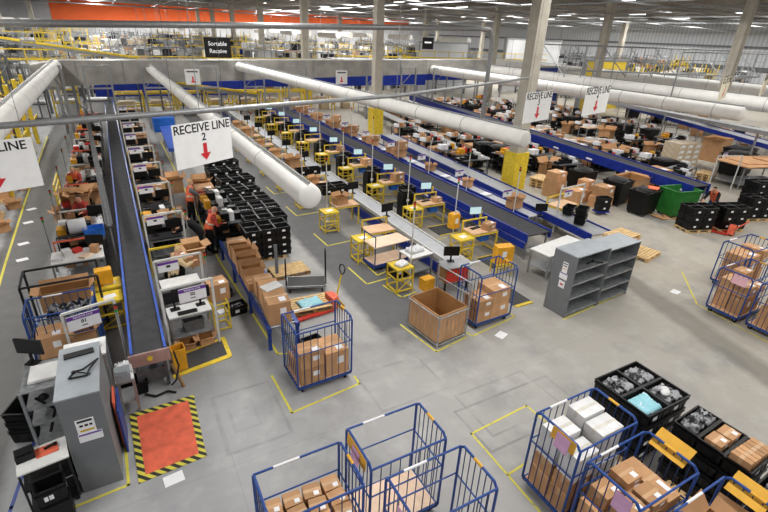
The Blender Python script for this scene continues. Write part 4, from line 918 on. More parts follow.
P = [Part('fork', MB().box(-.9, -.2, .06, 1.1, .14, .05), 'red'), Part('fork', MB().box(-.9, .2, .06, 1.1, .14, .05), 'red'), Part('pump_body', MB().box(-.25, 0, .22, .22, .4, .32).prism([(-.36,-.26),(-.14,-.16),(-.14,.16),(-.36,.26)], .1, .42), 'orange_red', 'orange red pump housing'),
     Part('tiller', MB().tube((-.12,0,.3), (.05,0,1.0), .025, 8), 'yellow', 'yellow tiller'), Part('handle_loop', MB().path([(.05,0,1.0),(.06,-.14,1.12),(.09,-.14,1.26),(.1,0,1.3),(.09,.14,1.26),(.06,.14,1.12),(.05,0,1.0)], .018, 6), 'black'), Part('steer_wheel', MB().tube((-.2,-.09,.1), (-.2,.09,.1), .1, 14), 'rubber'), Part('roller_wheel', MB().tube((-1.3,-.25,.04), (-1.3,.25,.04), .04, 10), 'rubber')]
put(P, 'pallet_truck', 'orange red hand pallet truck with yellow tiller behind the lone blue cage', 'pallet truck', (4.85, 11.0, 0), .1)
P = [Part('deck', MB().box(0, 0, .24, 1.15, .62, .03), 'mat_black', subs=[Part('edge_trim', MB().box(0,-.32,.23,1.2,.03,.06).box(0,.32,.23,1.2,.03,.06).box(-.59,0,.23,.03,.66,.06).box(.59,0,.23,.03,.66,.06), 'steel')])]
for x in (-.48, .48):
    for y in (-.25, .25): m_ = MB(); caster(m_, x, y, .07); P.append(Part('wheel', m_, ['rubber','steel']))
P.append(Part('push_handle', MB().path([(.6,-.2,.24),(.6,-.2,1.2),(.6,-.1,1.32),(.6,.1,1.32),(.6,.2,1.2),(.6,.2,.24)], .02), 'black'))
P.append(Part('push_handle', MB().path([(-.6,-.25,.24),(-.6,-.25,1.05),(-.6,-.12,1.1),(-.6,-.12,.24)], .02), 'black'))
put(P, 'platform_trolley', 'flat grey platform trolley with tall black handle beside empty pallet', 'trolley', (4.3, 12.35, 0), -.35)
put(Part('board', MB().box(0,0,.65,.1,.03,1.0), 'cab_grey'), 'grey_post', 'flat grey upright standing on the empty pallet', 'post', (3.62, 13.15, .145), 0)
# lone blue cage
put(roll_cage(1.3, .88, 1.68, 'bars', 'rails'), 'roll_cage', 'lone blue roll cage with cartons in the middle foreground', 'roll cage', (3.1, 8.3, 0), .03)
for k, (x, y, z, s, lab) in enumerate(((2.82,8.1,.22,(.55,.45,.4),'lower left carton in'),(2.82,8.1,.63,(.55,.45,.4),'upper left carton in'),(3.42,8.25,.22,(.55,.65,.62),'right hand large carton in'),(2.8,8.55,.22,(.5,.4,.35),'back carton in'))):
    put(carton_parts(*s), 'carton', lab+' the lone blue cage', 'box', (x, y, z), .04)
put(card(.26, .2, 'card_yellow', 'x', .3), 'yellow_card', 'yellow card clipped on right corner of the lone blue cage', 'card', (3.78, 8.55, 1.62), .3)

# ---------------------------------------------------------------- middle: crate cage, grey shelving
g = MB()
for x in (-.5, .5):
    for y in (-.62, .62): g.tube((x,y,.08), (x,y,1.0 if x < 0 else 1.65), .022)
g.tube((.5,-.62,1.65), (.5,.62,1.65), .02).tube((.5,-.62,1.3), (.5,.62,1.3), .014)
for z in (.1, .9): g.path([(-.5,-.62,z),(.5,-.62,z),(.5,.62,z),(-.5,.62,z),(-.5,-.62,z)], .018)
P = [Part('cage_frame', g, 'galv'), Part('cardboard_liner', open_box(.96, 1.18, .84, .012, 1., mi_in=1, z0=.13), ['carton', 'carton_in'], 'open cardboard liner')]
b = MB()
for k in range(1, 7): x = -.5+k/7; b.tube((x,-.63,.1), (x,-.63,.9), .006, 5)
for k in range(1, 8): y = -.62+1.24*k/8; b.tube((-.51,y,.1), (-.51,y,.9), .006, 5)
P.append(Part('bars', b, 'galv'))
for x in (-.4, .4):
    for y in (-.5, .5): m_ = MB(); caster(m_, x, y, .05); P.append(Part('wheel', m_, ['rubber','steel']))
put(P, 'wire_cage_cart', 'galvanised wire cage cart lined with an open empty cardboard crate', 'cart', (6.65, 8.62, 0), .12)
put(roll_cage(1.3, .85, 1.7, 'rails', 'rails', left='bars'), 'roll_cage', 'blue roll cage holding two stacks of cartons right of cardboard crate', 'roll cage', (8.28, 8.62, 0), .04)
for x, y, z, s, lab in ((7.95,8.5,.22,(.55,.6,.35),'left lower'),(7.95,8.5,.58,(.55,.6,.3),'left upper'),(8.55,8.6,.22,(.6,.7,.42),'right lower'),(8.55,8.6,.65,(.6,.7,.4),'right upper')):
    put(carton_parts(*s), 'carton', lab+' carton in the blue cage right of the cardboard crate', 'box', (x, y, z), .04)
def shelving(x0, x1, d=.78, h=1.95, levels=(.12,.62,1.08,1.5)):
    w_ = x1-x0; P = [Part('side_panel', MB().box(-w_/2+.015, 0, h/2, .03, d, h), 'cab_grey'), Part('side_panel', MB().box(w_/2-.015, 0, h/2, .03, d, h), 'cab_grey'), Part('back_panel', MB().box(0, d/2-.01, h/2, w_, .02, h), 'galv'), Part('top_panel', MB().box(0, 0, h+.005, w_+.01, d+.01, .03), 'cab_top')]
    for z in levels: P.append(Part('shelf', MB().box(0, 0, z, w_-.06, d-.03, .03).box(0, -d/2+.01, z, w_-.06, .02, .05), 'galv'))
    return P
SH = shelving(0, 1.5)
SH[0].subs = [Part('notice_sheet', MB().box(-.753, -.05, 1.5, .004, .17, .36).box(-.753, -.05, 1.25, .004, .26, .2).box(-.753,-.05,.98,.004,.2,.22), 'paper'), Part('print', MB().box(-.756,-.05,1.63,.003,.13,.03).box(-.756,-.05,1.56,.003,.12,.03), 'text_black'), Part('purple_band', MB().box(-.756,-.05,1.33,.003,.24,.03), 'purple'), Part('coloured_print', MB().box(-.756,-.05,.98,.003,.1,.05), 'red'), Part('yellow_print', MB().box(-.756,-.05,1.48,.003,.12,.025), 'label_colors')]
put(SH, 'shelving_unit', 'grey metal shelving unit with notices on its side, left of the pair', 'shelf', (11.2, 7.98, 0), .06)
put(shelving(0, 1.5, .78, 1.85, (.1,.5,.92,1.35)), 'shelving_unit', 'grey metal shelving unit, right of the pair, beside stacked pallets', 'shelf', (12.75, 8.08, 0), .06)
put(Part('holder', MB().path([(-.25,.0,.03),(.0,.05,.04),(.25,-.15,.03)], .02).ball((.02,.03,.05),.05,.04,.04), 'black'), 'hand_scanner', 'black hand scanner on the upper shelf of the left shelving unit', 'scanner', (11.45, 7.75, 1.52), 0)
for k in range(7): put(PALLET1, 'pallet', 'wooden pallet in the stack behind grey shelving, %s from the floor' % nth(k), 'pallet', (15.6+.06*(k % 2), 9.7, .146*k), .1+.03*(k % 3))
put(PALLET1, 'pallet', 'wooden pallet lying flat on the floor right of the pallet stack', 'pallet', (16.9, 9.45, 0), .2)

# ---------------------------------------------------------------- line 3
belt_conveyor('belt_conveyor', 'white belt conveyor between the two rows of yellow benches', (9.0,10.6), (8.9,46), .62, .66, 'white_metal', 'white_belt')
put(Part('side', MB().beam((8.56,10.6,.3), (8.46,46,.3), .04, .34), 'beam_blue'), 'blue_side_panel', 'dark blue lower panel along the left side of white belt', 'panel')
def blk_cab(seed):
    r = random.Random(seed); b = MB().box(0,0,.62,.6,.5,1.1); b.box(0,-.26,.62,.5,.02,1.0); m_ = MB()
    for x in (-.22,.22): caster(m_, x, -.18, .05); caster(m_, x, .18, .05)
    return [Part('cabinet_body', b, 'tote'), Part('handle', MB().box(.18,-.275,.7,.03,.02,.2), 'steel'), Part('label', MB().box(-.08,-.273,.9,.14,.004,.1), 'paper'), Part('wheels', m_, ['rubber','steel']), Part('top_clutter', MB().box(-.1,0,1.22,.3,.3,.1).box(.12,.05,1.2,.2,.25,.06), 'black')]
EQB = [blk_cab(1), blk_cab(2)]
CH = 'yellow workbench between white belt and blue conveyor'
for i in range(9):
    y = 12.35+3.38*i; n = nth(i); far = i > 4
    put(BENCH, 'workbench', 'pink topped %s, %s from the near end' % (CH, n), 'workbench', (11.1, y, 0), 0, 'yellow workbenches right of the white belt')
    put(STAND, 'yellow_stand', 'yellow tube stand left of the %s workbench from the near end' % n, 'stand', (10.15, y-.2, 0), 0, 'yellow stands right of the white belt')
    put(MON, 'monitor', 'monitor with pale screen behind the %s yellow workbench from the near end' % n, 'monitor', (11.2, y+.5, 1.12), -.25, 'monitors right of the white belt')
    put(ANDON_R if far else ANDON, 'signal_tower', 'tall white signal post at the %s yellow workbench from the near end' % n, 'signal light', (10.35 if i else 10.3, y+.55, 0), 0, 'signal posts of the yellow workbenches')
    if not far: put(KEYB, 'keyboard', 'keyboard on the %s yellow workbench from the near end' % n, 'keyboard', (11.0, y+.15, .925), .2)
    if i:
        put(EQB[i % 2], 'black_cabinet', 'black cabinet on casters left of the %s yellow workbench from near end' % n, 'cabinet', (10.45, y+.85, 0), 0, 'black cabinets between the yellow workbenches')
        put(EQB[(i+1) % 2], 'black_cabinet', 'black cabinet on casters behind the %s yellow workbench from near end' % n, 'cabinet', (10.95, y+1.6, 0), 0, 'black cabinets between the yellow workbenches')
    if not far: put(CARTON1[(i+4) % 6], 'carton', 'small carton lying on the %s yellow workbench from the near end' % n, 'box', (11.4, y-.1, .925), .3)
    if not far:
        cp = MB().beam((0,0,0),(0,0,1.25),.07); put([Part('post', cp, 'yellow'), Part('black_bands', MB().box(0,0,.3,.074,.074,.12).box(0,0,.6,.074,.074,.12).box(0,0,.9,.074,.074,.12), 'black')], 'guard_post', 'yellow and black guard post right of the %s yellow workbench' % n, 'post', (11.85, y+.9, 0))
put(Part('box', MB().box(0,0,.28,.34,.3,.56).box(0,-.151,.3,.16,.004,.2,mi=1), ['yellow_box', 'paper']), 'yellow_bin', 'yellow bin with a white sheet left of the nearest yellow workbench', 'bin', (10.35, 13.0, .87), .2)
put(Part('box', MB().box(0,0,.3,.6,.35,.6).box(-.05,-.176,.35,.16,.004,.2,mi=1), ['yellow_box', 'paper']), 'yellow_bin', 'large yellow bin with a white label left of the grey shelving', 'bin', (10.7, 10.6, .45), -.2)
put(STAND, 'yellow_stand', 'yellow stand under the large yellow bin left of grey shelving', 'stand', (10.7, 10.6, -.4+.0), 0) if 0 else put([Part('frame', (lambda b: [b.beam((x,y,0),(x,y,.42),.04) for x in (-.28,.28) for y in (-.2,.2)] and b.box(0,0,.43,.62,.46,.03))(MB()), 'yellow')], 'yellow_stand', 'low yellow stand under the large yellow bin near grey shelving', 'stand', (10.7, 10.6, 0), -.2)
for i in range(8):
    y = 14.0+3.0*i; n = nth(i); far = i > 4
    put([Part('frame', (lambda b: [b.beam((x,yy,0),(x,yy,.85),.05) for x in (-.5,.5) for yy in (-.32,.32)] and b.beam((-.5,-.32,.82),(.5,-.32,.82),.05).beam((-.5,.32,1.15),(.5,.32,1.15),.05).beam((-.5,.32,.8),(-.5,.32,1.15),.05).beam((.5,.32,.8),(.5,.32,1.15),.05))(MB()), 'yellow'), Part('tabletop', MB().box(0,0,.88,1.05,.7,.03), 'ply')], 'workbench', 'pink topped yellow bench left of the white belt, %s from the near end' % n, 'workbench', (7.7, y, 0), 0, 'yellow benches left of the white belt')
    put(STAND, 'yellow_stand', 'yellow tube stand left of the %s bench along white belt' % n, 'stand', (6.8, y-.5, 0), 0, 'yellow stands left of the white belt')
    put(MONB, 'monitor', 'black monitor on a post above the %s bench left of white belt' % n, 'monitor', (8.3, y+.45, 1.1), .1, 'black monitors left of the white belt')
    put(Part('monitor_post', MB().beam((0,0,0),(0,0,1.1),.05).box(0,0,1.1,.2,.16,.02), 'steel'), 'monitor_post', 'steel post under the black monitor of the %s bench along white belt' % n, 'post', (8.3, y+.45, 0), 0, 'monitor posts left of the white belt')
    if i: put(ANDON_R, 'signal_tower', 'tall post with red lamp beside the %s bench left of white belt' % n, 'signal light', (7.1, y+.45, 0), 0, 'red lamp posts left of the white belt')
    if i > 0: put(OPEN1[(i) % 6], 'carton', 'brown carton on the %s bench left of the white belt' % n, 'box', (7.5, y, .9), .3, 'cartons on the left benches')
for k in range(6): put(TOTE1, 'tote', 'black tote on shelf behind the duct end, %s from the near side' % nth(k), 'tote', (8.0-.65*(k % 2), 18.3+.5*(k//2), .92), 0) if 0 else put(TOTE1, 'tote', 'black tote in the row above the duct end, %s from the near side' % nth(k), 'tote', (7.4+.62*(k % 2), 18.1+.42*(k//2)+(2.4 if k > 3 else 0), 1.0), 0)
put(table_white(1.4, 1.6, .98), 'tote_table', 'steel table holding the black totes above the duct end', 'table', (7.7, 18.4, 0)) if 0 else None
# near end of the left row: plywood trolley, stand, tool table
P = [Part('base_frame', MB().box(0,0,.16,1.45,.75,.12), 'blue', 'dark blue base'), Part('lower_deck', MB().box(0,0,.235,1.4,.7,.02), 'ply_pale'), Part('upper_deck', MB().box(0,0,.88,1.45,.75,.03), 'ply_pale'), Part('posts', (lambda b: [b.tube((x,y,.2),(x,y,1.25 if x < 0 else .88),.018) for x in (-.7,.7) for y in (-.35,.35)] and b.path([(-.7,-.35,1.25),(-.7,.35,1.25)],.018))(MB()), 'cage_bar')]
for x in (-.6, .6): m_ = MB(); caster(m_, x, -.25, .05); caster(m_, x, .25, .05); P.append(Part('wheels', m_, ['rubber','steel']))
put(P, 'plywood_trolley', 'two deck plywood trolley on blue base at near end of benches', 'trolley', (7.45, 12.9, 0), .1)
put(STAND, 'yellow_stand', 'nearest yellow stand with clutter on it, behind the cardboard crate', 'stand', (6.95, 11.1, 0), .05)
put(Part('bag', wrapped_goods(.4, .3, 5, .12), 'film'), 'plastic_bag', 'white plastic bag on the nearest yellow stand', 'bag', (6.95, 11.05, .87), .3)
put(ANDON, 'signal_tower', 'nearest tall white signal post, behind the cardboard crate cage', 'signal light', (7.35, 11.15, 0))
P = [Part('worktop', MB().box(0,0,.9,.9,.6,.03), 'steel'), Part('drawer_box', MB().box(0,.05,.62,.86,.5,.5), 'wood_dark'), Part('drawers', MB().box(-.2,-.21,.72,.36,.03,.2).box(.2,-.21,.72,.36,.03,.2).box(-.2,-.21,.48,.36,.03,.2).box(.2,-.21,.48,.36,.03,.2), 'red'), Part('legs', MB().box(-.4,-.2,.19,.05,.05,.38).box(.4,-.2,.19,.05,.05,.38).box(-.4,.25,.19,.05,.05,.38).box(.4,.25,.19,.05,.05,.38), 'black')]
put(P, 'tool_cabinet', 'small tool cabinet with red drawers between crate cage and white belt', 'cabinet', (8.5, 10.4, 0), -.1)
put(MONB, 'monitor', 'monitor on the tool cabinet with red drawers', 'monitor', (8.45, 10.55, .92), -.4)
put(table_white(.9, .7, .85, True, 'white_top'), 'packing_table', 'cluttered table left of the tool cabinet with red drawers', 'table', (7.9, 11.7, 0), .1)
put(Part('goods', wrapped_goods(.6, .4, 6, .15), 'film'), 'plastic_bag', 'white plastic bag on the cluttered table near tool cabinet', 'bag', (7.9, 11.8, .87), .2)
put(tote_sized(.6,.5,.4), 'tote', 'wide black bin on the floor between plywood trolley and tool cabinet', 'tote', (7.35, 11.95, .45-.45), .1)
put(Part('box', MB().box(0,0,.2,.4,.3,.4), 'yellow_box'), 'yellow_bin', 'yellow bin on the floor between yellow stand and tool cabinet', 'bin', (7.75, 10.75, 0), .1)
# blue double conveyor
belt_conveyor('belt_conveyor', 'dark blue sided black belt conveyor, nearest behind the yellow workbenches', (12.75,11.0), (12.9,46), 1.1, 1.0, 'beam_blue', 'belt', .3, .07, 3.2)
put(Part('beam', MB().beam((12.05,11.0,.62), (12.2,46,.62), .08, .22), 'beam_blue'), 'blue_lower_beam', 'lower dark blue beam with white stickers along the blue conveyor', 'beam')
for i in range(8): tag(link('sticker', MB().box(0,0,0,.004,.3,.08).mesh('sticker', 'paper'), None, (12.0, 12.5+i*2.4, .64)), 'white sticker on lower dark blue beam, %s from the near end' % nth(i), 'sticker')
belt_conveyor('roller_conveyor', 'grey conveyor line parallel to and behind the dark blue one', (15.45,10.4), (17.0,30), 1.0, .78, 'beam_blue', 'tray_grey', .3, .06, 3)
belt_conveyor('roller_conveyor', 'narrow pale conveyor running behind the cartons in the middle', (18.9,21.5), (22.6,46), .7, .8, 'white_metal', 'white_belt', .1, .05, 4)
for i in range(10):
    y = 13.4+3.2*i; n = nth(i); x = 13.72+.02*i
    put(ANDON if i % 2 else ANDON_R, 'signal_tower', 'white post between blue and grey conveyors, %s from the near end' % n, 'signal light', (x, y, 0), 0, 'white posts behind the blue conveyor')
    put(SIGN_FAR, 'station_sign', 'white sign with purple band above blue conveyor, %s from the near end' % n, 'sign', (x-.5, y, 1.75), .1, 'station signs above the blue conveyor')
    for q in range(1 if i < 3 else 4):
        put((CARTON1 if q % 2 else OPEN1)[(i*2+q) % 6], 'carton', 'brown carton, %s of those between blue and grey conveyors at %s white post' % (ORD[q], n), 'box', (14.3+.1*(q % 2)-.1, y+.5+.62*(q % 3), .87+.4*(q > 2)), .2*q, 'cartons on the pale middle conveyor')
    if i < 5: put(Part('papers', MB().box(0,0,.02,.45,.35,.04), 'paper'), 'paper_stack', 'stack of white papers on pale conveyor beside %s white post' % n, 'paper', (14.25, y+2.4, .86), .2, 'paper stacks on the pale conveyor')
belt_conveyor('belt_conveyor', 'pale narrow belt conveyor directly behind the black belted blue one', (14.3,12.8), (14.6,46), .6, .84, 'beam_blue', 'white_belt', .16, .05, 4)
put(table_white(2.2, .8, .9, True, 'white_top'), 'packing_table', 'long white packing table behind the left grey shelving unit', 'table', (12.75, 10.05, 0), .15)
put(MONB, 'monitor', 'black monitor at the near end of grey conveyor', 'monitor', (14.3, 12.5, .84+.1), -.4)
put(bench_parts(1.3, .8, .85, 'ply'), 'workbench', 'pink topped yellow workbench under a white gantry beside grey conveyor', 'workbench', (16.6, 13.4, 0), .15)
put(gantry(1.6, 1.9), 'sign_gantry', 'white post gantry over the workbench beside the grey conveyor', 'frame', (16.2, 12.7, 0), .1)
put(SIGN_FAR, 'station_sign', 'white purple topped sign on the gantry by the grey conveyor', 'sign', (15.9, 12.65, 1.65), .1)
for k in range(2): put(TOTE, 'tote', 'black tote on the near end of grey conveyor, %s one' % ('lower', 'upper')[k], 'tote', (15.5, 11.5, .82+.33*k), .5)
put(TOTE, 'tote', 'black tote on grey conveyor just behind the double stack', 'tote', (16.0, 12.5, .82), .4)
for k, (x, y) in enumerate(((19.4,13.4),)):
    P = [Part('deck', MB().box(0,0,.15,.65,.45,.06), 'beam_blue')]; m_ = MB(); caster(m_, -.2, 0, .05); caster(m_, .2, 0, .05); P.append(Part('wheels', m_, ['rubber','steel']))
    put(P, 'tote_dolly', 'small blue dolly under a black tote right of grey conveyor', 'dolly', (x, y, 0), -.3); put(TOTE, 'tote', 'black tote on the small blue dolly', 'tote', (x, y, .185), -.3); put(TOTE, 'tote', 'upper black tote on the small blue dolly', 'tote', (x, y, .515), -.25)

# ---------------------------------------------------------------- big blue conveyor and the floor stock around it
belt_conveyor('belt_conveyor', 'big bright blue sided conveyor running diagonally through the right hand stock', (23.9,11.6), (29.2,46), 1.0, 1.4, 'beam_blue', 'belt', .52, .08, 4)
for i in range(9): tag(link('sticker', MB().box(0,0,0,.01,.5,.1).mesh('sticker', 'paper'), None, (23.37+i*.46, 12.4+i*3, 1.1), -.152), 'white sticker on the big bright blue conveyor, %s from the near end' % nth(i), 'sticker')
belt_conveyor('belt_conveyor', 'grey topped conveyor with blue side, farthest at the upper right', (38.0,13.5), (48.5,34), 1.3, 1.6, 'beam_blue', 'tray_grey', .3, .06, 4)
put([Part('tray', MB().beam((34.0,13.5,2.9), (38.5,34,2.9), .9, .25), 'tray_grey'), Part('posts', MB().beam((34.2,14.5,0),(34.2,14.5,2.8),.1).beam((36.5,25,0),(36.5,25,2.8),.1).beam((38.2,33,0),(38.2,33,2.8),.1), 'steel')], 'cable_tray', 'wide grey tray hung under the short white duct at right', 'cable tray')
for k, (x, y, z, s, kind, lab) in enumerate((
    (20.3,14.2,0,(.9,.8,.55),'c','lower front'),(20.35,14.2,.56,(.8,.7,.5),'c','upper front'),(19.6,15.2,0,(.9,.8,.7),'c','middle left'),(20.4,15.3,0,(.7,.8,.6),'c','middle right'),(20.4,15.3,.61,(.6,.6,.45),'c','middle upper'),(19.4,16.4,0,(.8,.8,.9),'c','back left'),(19.4,16.4,.91,(.8,.7,.4),'c','back upper'))):
    put((open_carton_parts if kind == 'o' else carton_parts)(*s), 'carton', lab+' carton of the pile left of the black lidded bins', 'box', (x, y, z), .15)
put([Part('plywood_top', MB().box(0,0,.02,1.25,1.0,.03), 'wood')], 'plywood_sheet', 'pale plywood sheet on three pallets beside the yellow column guard', 'board', (20.2, 18.0, .45), .3)
for k in range(3): put(PALLET1, 'pallet', 'pallet under plywood sheet beside the yellow guard, %s from the floor' % nth(k), 'pallet', (20.2, 18.0, .147*k), .3)
def bulk_bin(w_, d_, h_, lid=True, col='black'):
    b = open_box(w_, d_, h_, .04, .88, mi_in=0, z0=.12); m_ = MB()
    for x in (-w_*.36, w_*.36):
        for y in (-d_*.36, d_*.36): caster(m_, x, y, .06)
    P = [Part('bin_body', b, col), Part('wheels', m_, ['rubber', 'steel'])]
    rim = MB()
    for sx, sy, lx, ly in ((0,-1,w_+.08,.06),(0,1,w_+.08,.06),(-1,0,.06,d_+.08),(1,0,.06,d_+.08)): rim.box(sx*w_/2, sy*d_/2, h_+.1, lx, ly, .06)
    P.append(Part('rim', rim, col))
    if lid: P.append(Part('lid', MB().ball((0,0,h_+.1), w_*.5, d_*.5, .14, 16, 6), col, 'domed lid'))
    return P
put(bulk_bin(1.15,.95,1.05), 'bulk_bin', 'black lidded bulk bin with orange vest on it, left of green bin', 'bin', (21.35, 12.7, 0), .1)
put(Part('vest', MB().box(0,0,.02,.5,.4,.04).box(.1,.2,.02,.25,.15,.05), 'orange_vest'), 'folded_vest', 'folded orange vest lying on the black lidded bin', 'vest', (21.6, 12.5, 1.27), .4)
put(bulk_bin(1.2,1.0,1.1), 'bulk_bin', 'black lidded bulk bin before the tall open cardboard box', 'bin', (21.5, 14.3, 0), .2)
put(bulk_bin(1.2,1.0,1.1), 'bulk_bin', 'black lidded bulk bin against the blue conveyor, left of another', 'bin', (21.3, 16.3, 0), .1)
put(bulk_bin(1.45,1.05,1.2,False,'green_bin'), 'green_bin', 'green wheeled waste bin, open, between black bins and totes', 'bin', (22.75, 11.9, 0), -.2)
put(open_carton_parts(1.5,1.1,1.15,.1,(.9,1.2,1.2,1.2)), 'bulk_carton', 'tall open cardboard box behind the black lidded bin and green bin', 'box', (22.9, 14.5, .0), .1)
put(Part('cardboard', MB().box(-.3,0,.03,.5,.7,.02,.3,ry=.08).box(.25,0,.04,.6,.55,.02,-.2,rx=.1), 'carton'), 'flat_cardboard', 'flattened cardboard scrap on the floor before the green bin', 'cardboard', (22.0, 11.8, 0), -.4)
def tote_pile(x, y, nx, ny, nz, rz, lab, grp, pal=True, z0=0):
    if pal:
        for q in range(max(1, nx//2)): put(PALLET1, 'pallet', 'pallet under '+lab+(', %s' % ORD[q] if nx > 3 else ''), 'pallet', (x+math.cos(rz)*(q-(max(1,nx//2)-1)/2)*1.22, y+math.sin(rz)*(q-(max(1,nx//2)-1)/2)*1.22, z0), rz); z0 += .148
    for iz in range(nz):
        for ix in range(nx):
            for iy in range(ny):
                lx, ly = (ix-(nx-1)/2)*.62, (iy-(ny-1)/2)*.42; c, s = math.cos(rz), math.sin(rz)
                put(TOTE1, 'tote', 'black tote in '+lab+', level %s, %s across, %s deep' % (ORD[iz], nth(ix), nth(iy)), 'tote', (x+c*lx-s*ly, y+s*lx+c*ly, z0+.335*iz), rz, grp)
tote_pile(21.6, 10.3, 2, 2, 3, -.35, 'the pile before the green bin', 'totes before the green bin')
tote_pile(23.1, 9.75, 2, 2, 3, -.35, 'the pile on the pallet truck', 'totes before the green bin')
P2 = [Part(p.name, p.me, p.label) for p in P]
P = [Part('forks', MB().box(-.6, -.2, .06, 1.0, .14, .05).box(-.6, .2, .06, 1.0, .14, .05), 'red'), Part('pump_body', MB().box(-.02, 0, .25, .25, .42, .36), 'orange_red'), Part('tiller', MB().tube((.08,0,.3), (.45,0,.75), .03, 8), 'orange_red'), Part('steer_wheel', MB().tube((.02,-.12,.1), (.02,.12,.1), .11, 14), 'rubber')]
put(P, 'pallet_truck', 'orange pallet truck sticking out before the right hand tote pile', 'pallet truck', (22.6, 9.2, 0), -1.2)
tote_pile(25.9, 10.0, 2, 2, 3, -.35, 'the pile right of the bending worker', 'totes at the right aisle')
tote_pile(28.0, 10.7, 3, 2, 4, -.3, 'the tall pile near right edge', 'totes near right edge')
tote_pile(30.6, 10.6, 2, 2, 3, -.3, 'the pile touching right frame edge', 'totes touching right edge')
put(Part('sheets', MB().box(0,0,.06,4.2,2.2,.06,.1).box(.4,.2,.12,3.6,2.0,.05,-.05).box(1.5,-.2,.19,2.4,1.9,.05,.12), 'carton'), 'cardboard_sheets', 'flat cardboard sheets on a frame above totes at right edge', 'cardboard', (32.6, 13.3, 1.35), -.3)
put(table_white(3.6, 1.8, 1.32, True, 'steel_dark'), 'steel_table', 'dark steel table under the flat cardboard sheets at right', 'table', (32.6, 13.3, 0), -.3)
put(open_carton_parts(1.6,1.3,1.5,.1,(1.2,1.2,1.2,1.2)), 'bulk_carton', 'tall open cardboard bin at upper right below the short duct', 'box', (37.5, 18.2, 0), .1)
for k in range(2): put(bulk_bin(1.8,1.4,1.3), 'bulk_bin', 'black domed bulk bin right of the upper cardboard bin, %s' % ('near', 'far')[k], 'bin', (36.2-k*1.9, 16.0-k*.9, 0), .1)
for iz in range(7):
    for ix in range(3):
        put(CARTONW if 0 else PW, 'wrapped_carton', 'pale stretch wrapped carton, %s row up, %s across, tall pallet load by blue conveyor' % (ORD[iz], ORD[ix]), 'box', (32.0+.62*ix, 17.0-.0*ix, .15+.26*iz), -.2, 'wrapped cartons of the tall pallet load') if 0 else None
mat('wrapped', '#c9b79c', .25, hex2='#e6e3dc', scale=3.5)
for iz in range(5):
    for ix in range(3):
        put(WC if 0 else Part('carton', MB().box(0,0,.165,.6,1.2,.33).box(0,-.603,.165,.3,.004,.16,mi=1), ['wrapped','paper']), 'wrapped_carton', 'stretch wrapped carton of the tall pallet load, %s level, %s across' % (ORD[iz], ORD[ix]), 'box', (31.2+.62*ix, 17.5-.12*ix, .15+.335*iz), -.2)
for q in range(2): put(PALLET1, 'pallet', 'pallet under the tall stretch wrapped load, %s' % ('left', 'right')[q], 'pallet', (31.4+.9*q, 17.5-.15*q, 0), -.2+PI/2)
for k in range(3): put(PALLET1, 'pallet', 'pallet in the low stack right of the stretch wrapped load, %s up' % ORD[k], 'pallet', (31.3, 15.2, .147*k), .2)
put(gantry(1.6, 2.0), 'sign_gantry', 'white gantry at the low pallet stack right of wrapped load', 'frame', (29.5, 13.4, 0), -.3)
put(SIGN_FAR, 'station_sign', 'white purple topped sign right of the stretch wrapped load', 'sign', (31.5, 14.6, 1.6), 0)
# scattered stock between the conveyors: cartons, totes on tables, bins (seeded)
r2 = random.Random(11); CNT = {}
def stock(x0, x1, y0, y1, n, place, slope=0., kinds='ccotT', zt=0.):
    for i in range(n):
        y = y0+(y1-y0)*(i+.5)/n; x = x0+(x1-x0)*r2.random()+slope*(y-y0); kd = r2.choice(kinds); q = nth(i)
        s = r2.choice((1.4, 1.8, 2.2)) if kd in 'co' else 1
        if kd in 'co':
            s_ = r2.choice(SIZES[:4]); k_ = (s_, kd, s)
            if k_ not in CNT: CNT[k_] = (carton_parts if kd == 'c' else open_carton_parts)(s_[0]*s, s_[1]*s, s_[2]*s)
            put(CNT[k_], 'carton', ('brown closed' if kd == 'c' else 'brown open')+' carton '+place+', %s from near' % q, 'box', (x, y, zt), r2.uniform(-.5,.5), 'cartons '+place)
        elif kd == 't':
            for z in range(r2.choice((2,3,4))): put(TOTE1, 'tote', 'black tote '+place+', stack %s from near, %s up' % (q, ORD[z]), 'tote', (x, y, zt+.335*z), r2.uniform(-.1,.1)+.1, 'black totes '+place)
        elif kd == 'T':
            P_ = CNT.setdefault('tab', [*table_white(1.5, .9, .95, True, 'ply'), Part('goods', wrapped_goods(1.2, .7, 3, .2).box(.3,0,1.2,.1,.1,.1) if 0 else MB().box(-.3,.1,1.08,.5,.4,.25).box(.35,-.1,1.05,.4,.45,.2), 'card_white')])
            put(P_, 'packing_table', 'packing table with white goods '+place+', %s from near' % q, 'table', (x, y, zt), r2.uniform(-.2,.2), 'packing tables '+place)
        elif kd == 'e':
            P_ = CNT.setdefault(('e', q[-2:]), eq_rack(len(CNT)+31, 1.7, 1.0)); put(P_, 'equipment_rack', 'loaded dark shelf cart '+place+', %s from near' % q, 'rack', (x, y, zt), r2.uniform(-.15,.15), 'loaded carts '+place)
        elif kd == 'b':
            P_ = CNT.setdefault('bb', bulk_bin(1.2, 1.0, 1.05)); put(P_, 'bulk_bin', 'black bulk bin '+place+', %s from near' % q, 'bin', (x, y, zt), r2.uniform(-.3,.3), 'bulk bins '+place)
stock(17.3, 17.9, 20.5, 32, 9, 'beside the nearest concrete column', .13, 'ceTe')
stock(20.1, 20.7, 20, 46, 24, 'in strip left of big blue conveyor', .14, 'coteTeb')
stock(22.2, 22.8, 17.8, 45, 22, 'against big blue conveyor, left side', .14, 'coteTeb')
stock(25.6, 26.3, 13.5, 46, 26, 'against big blue conveyor, right side', .152, 'cocteTe')
stock(27.8, 28.8, 14.5, 46, 25, 'in second strip beyond big conveyor', .15, 'coeTeeb')
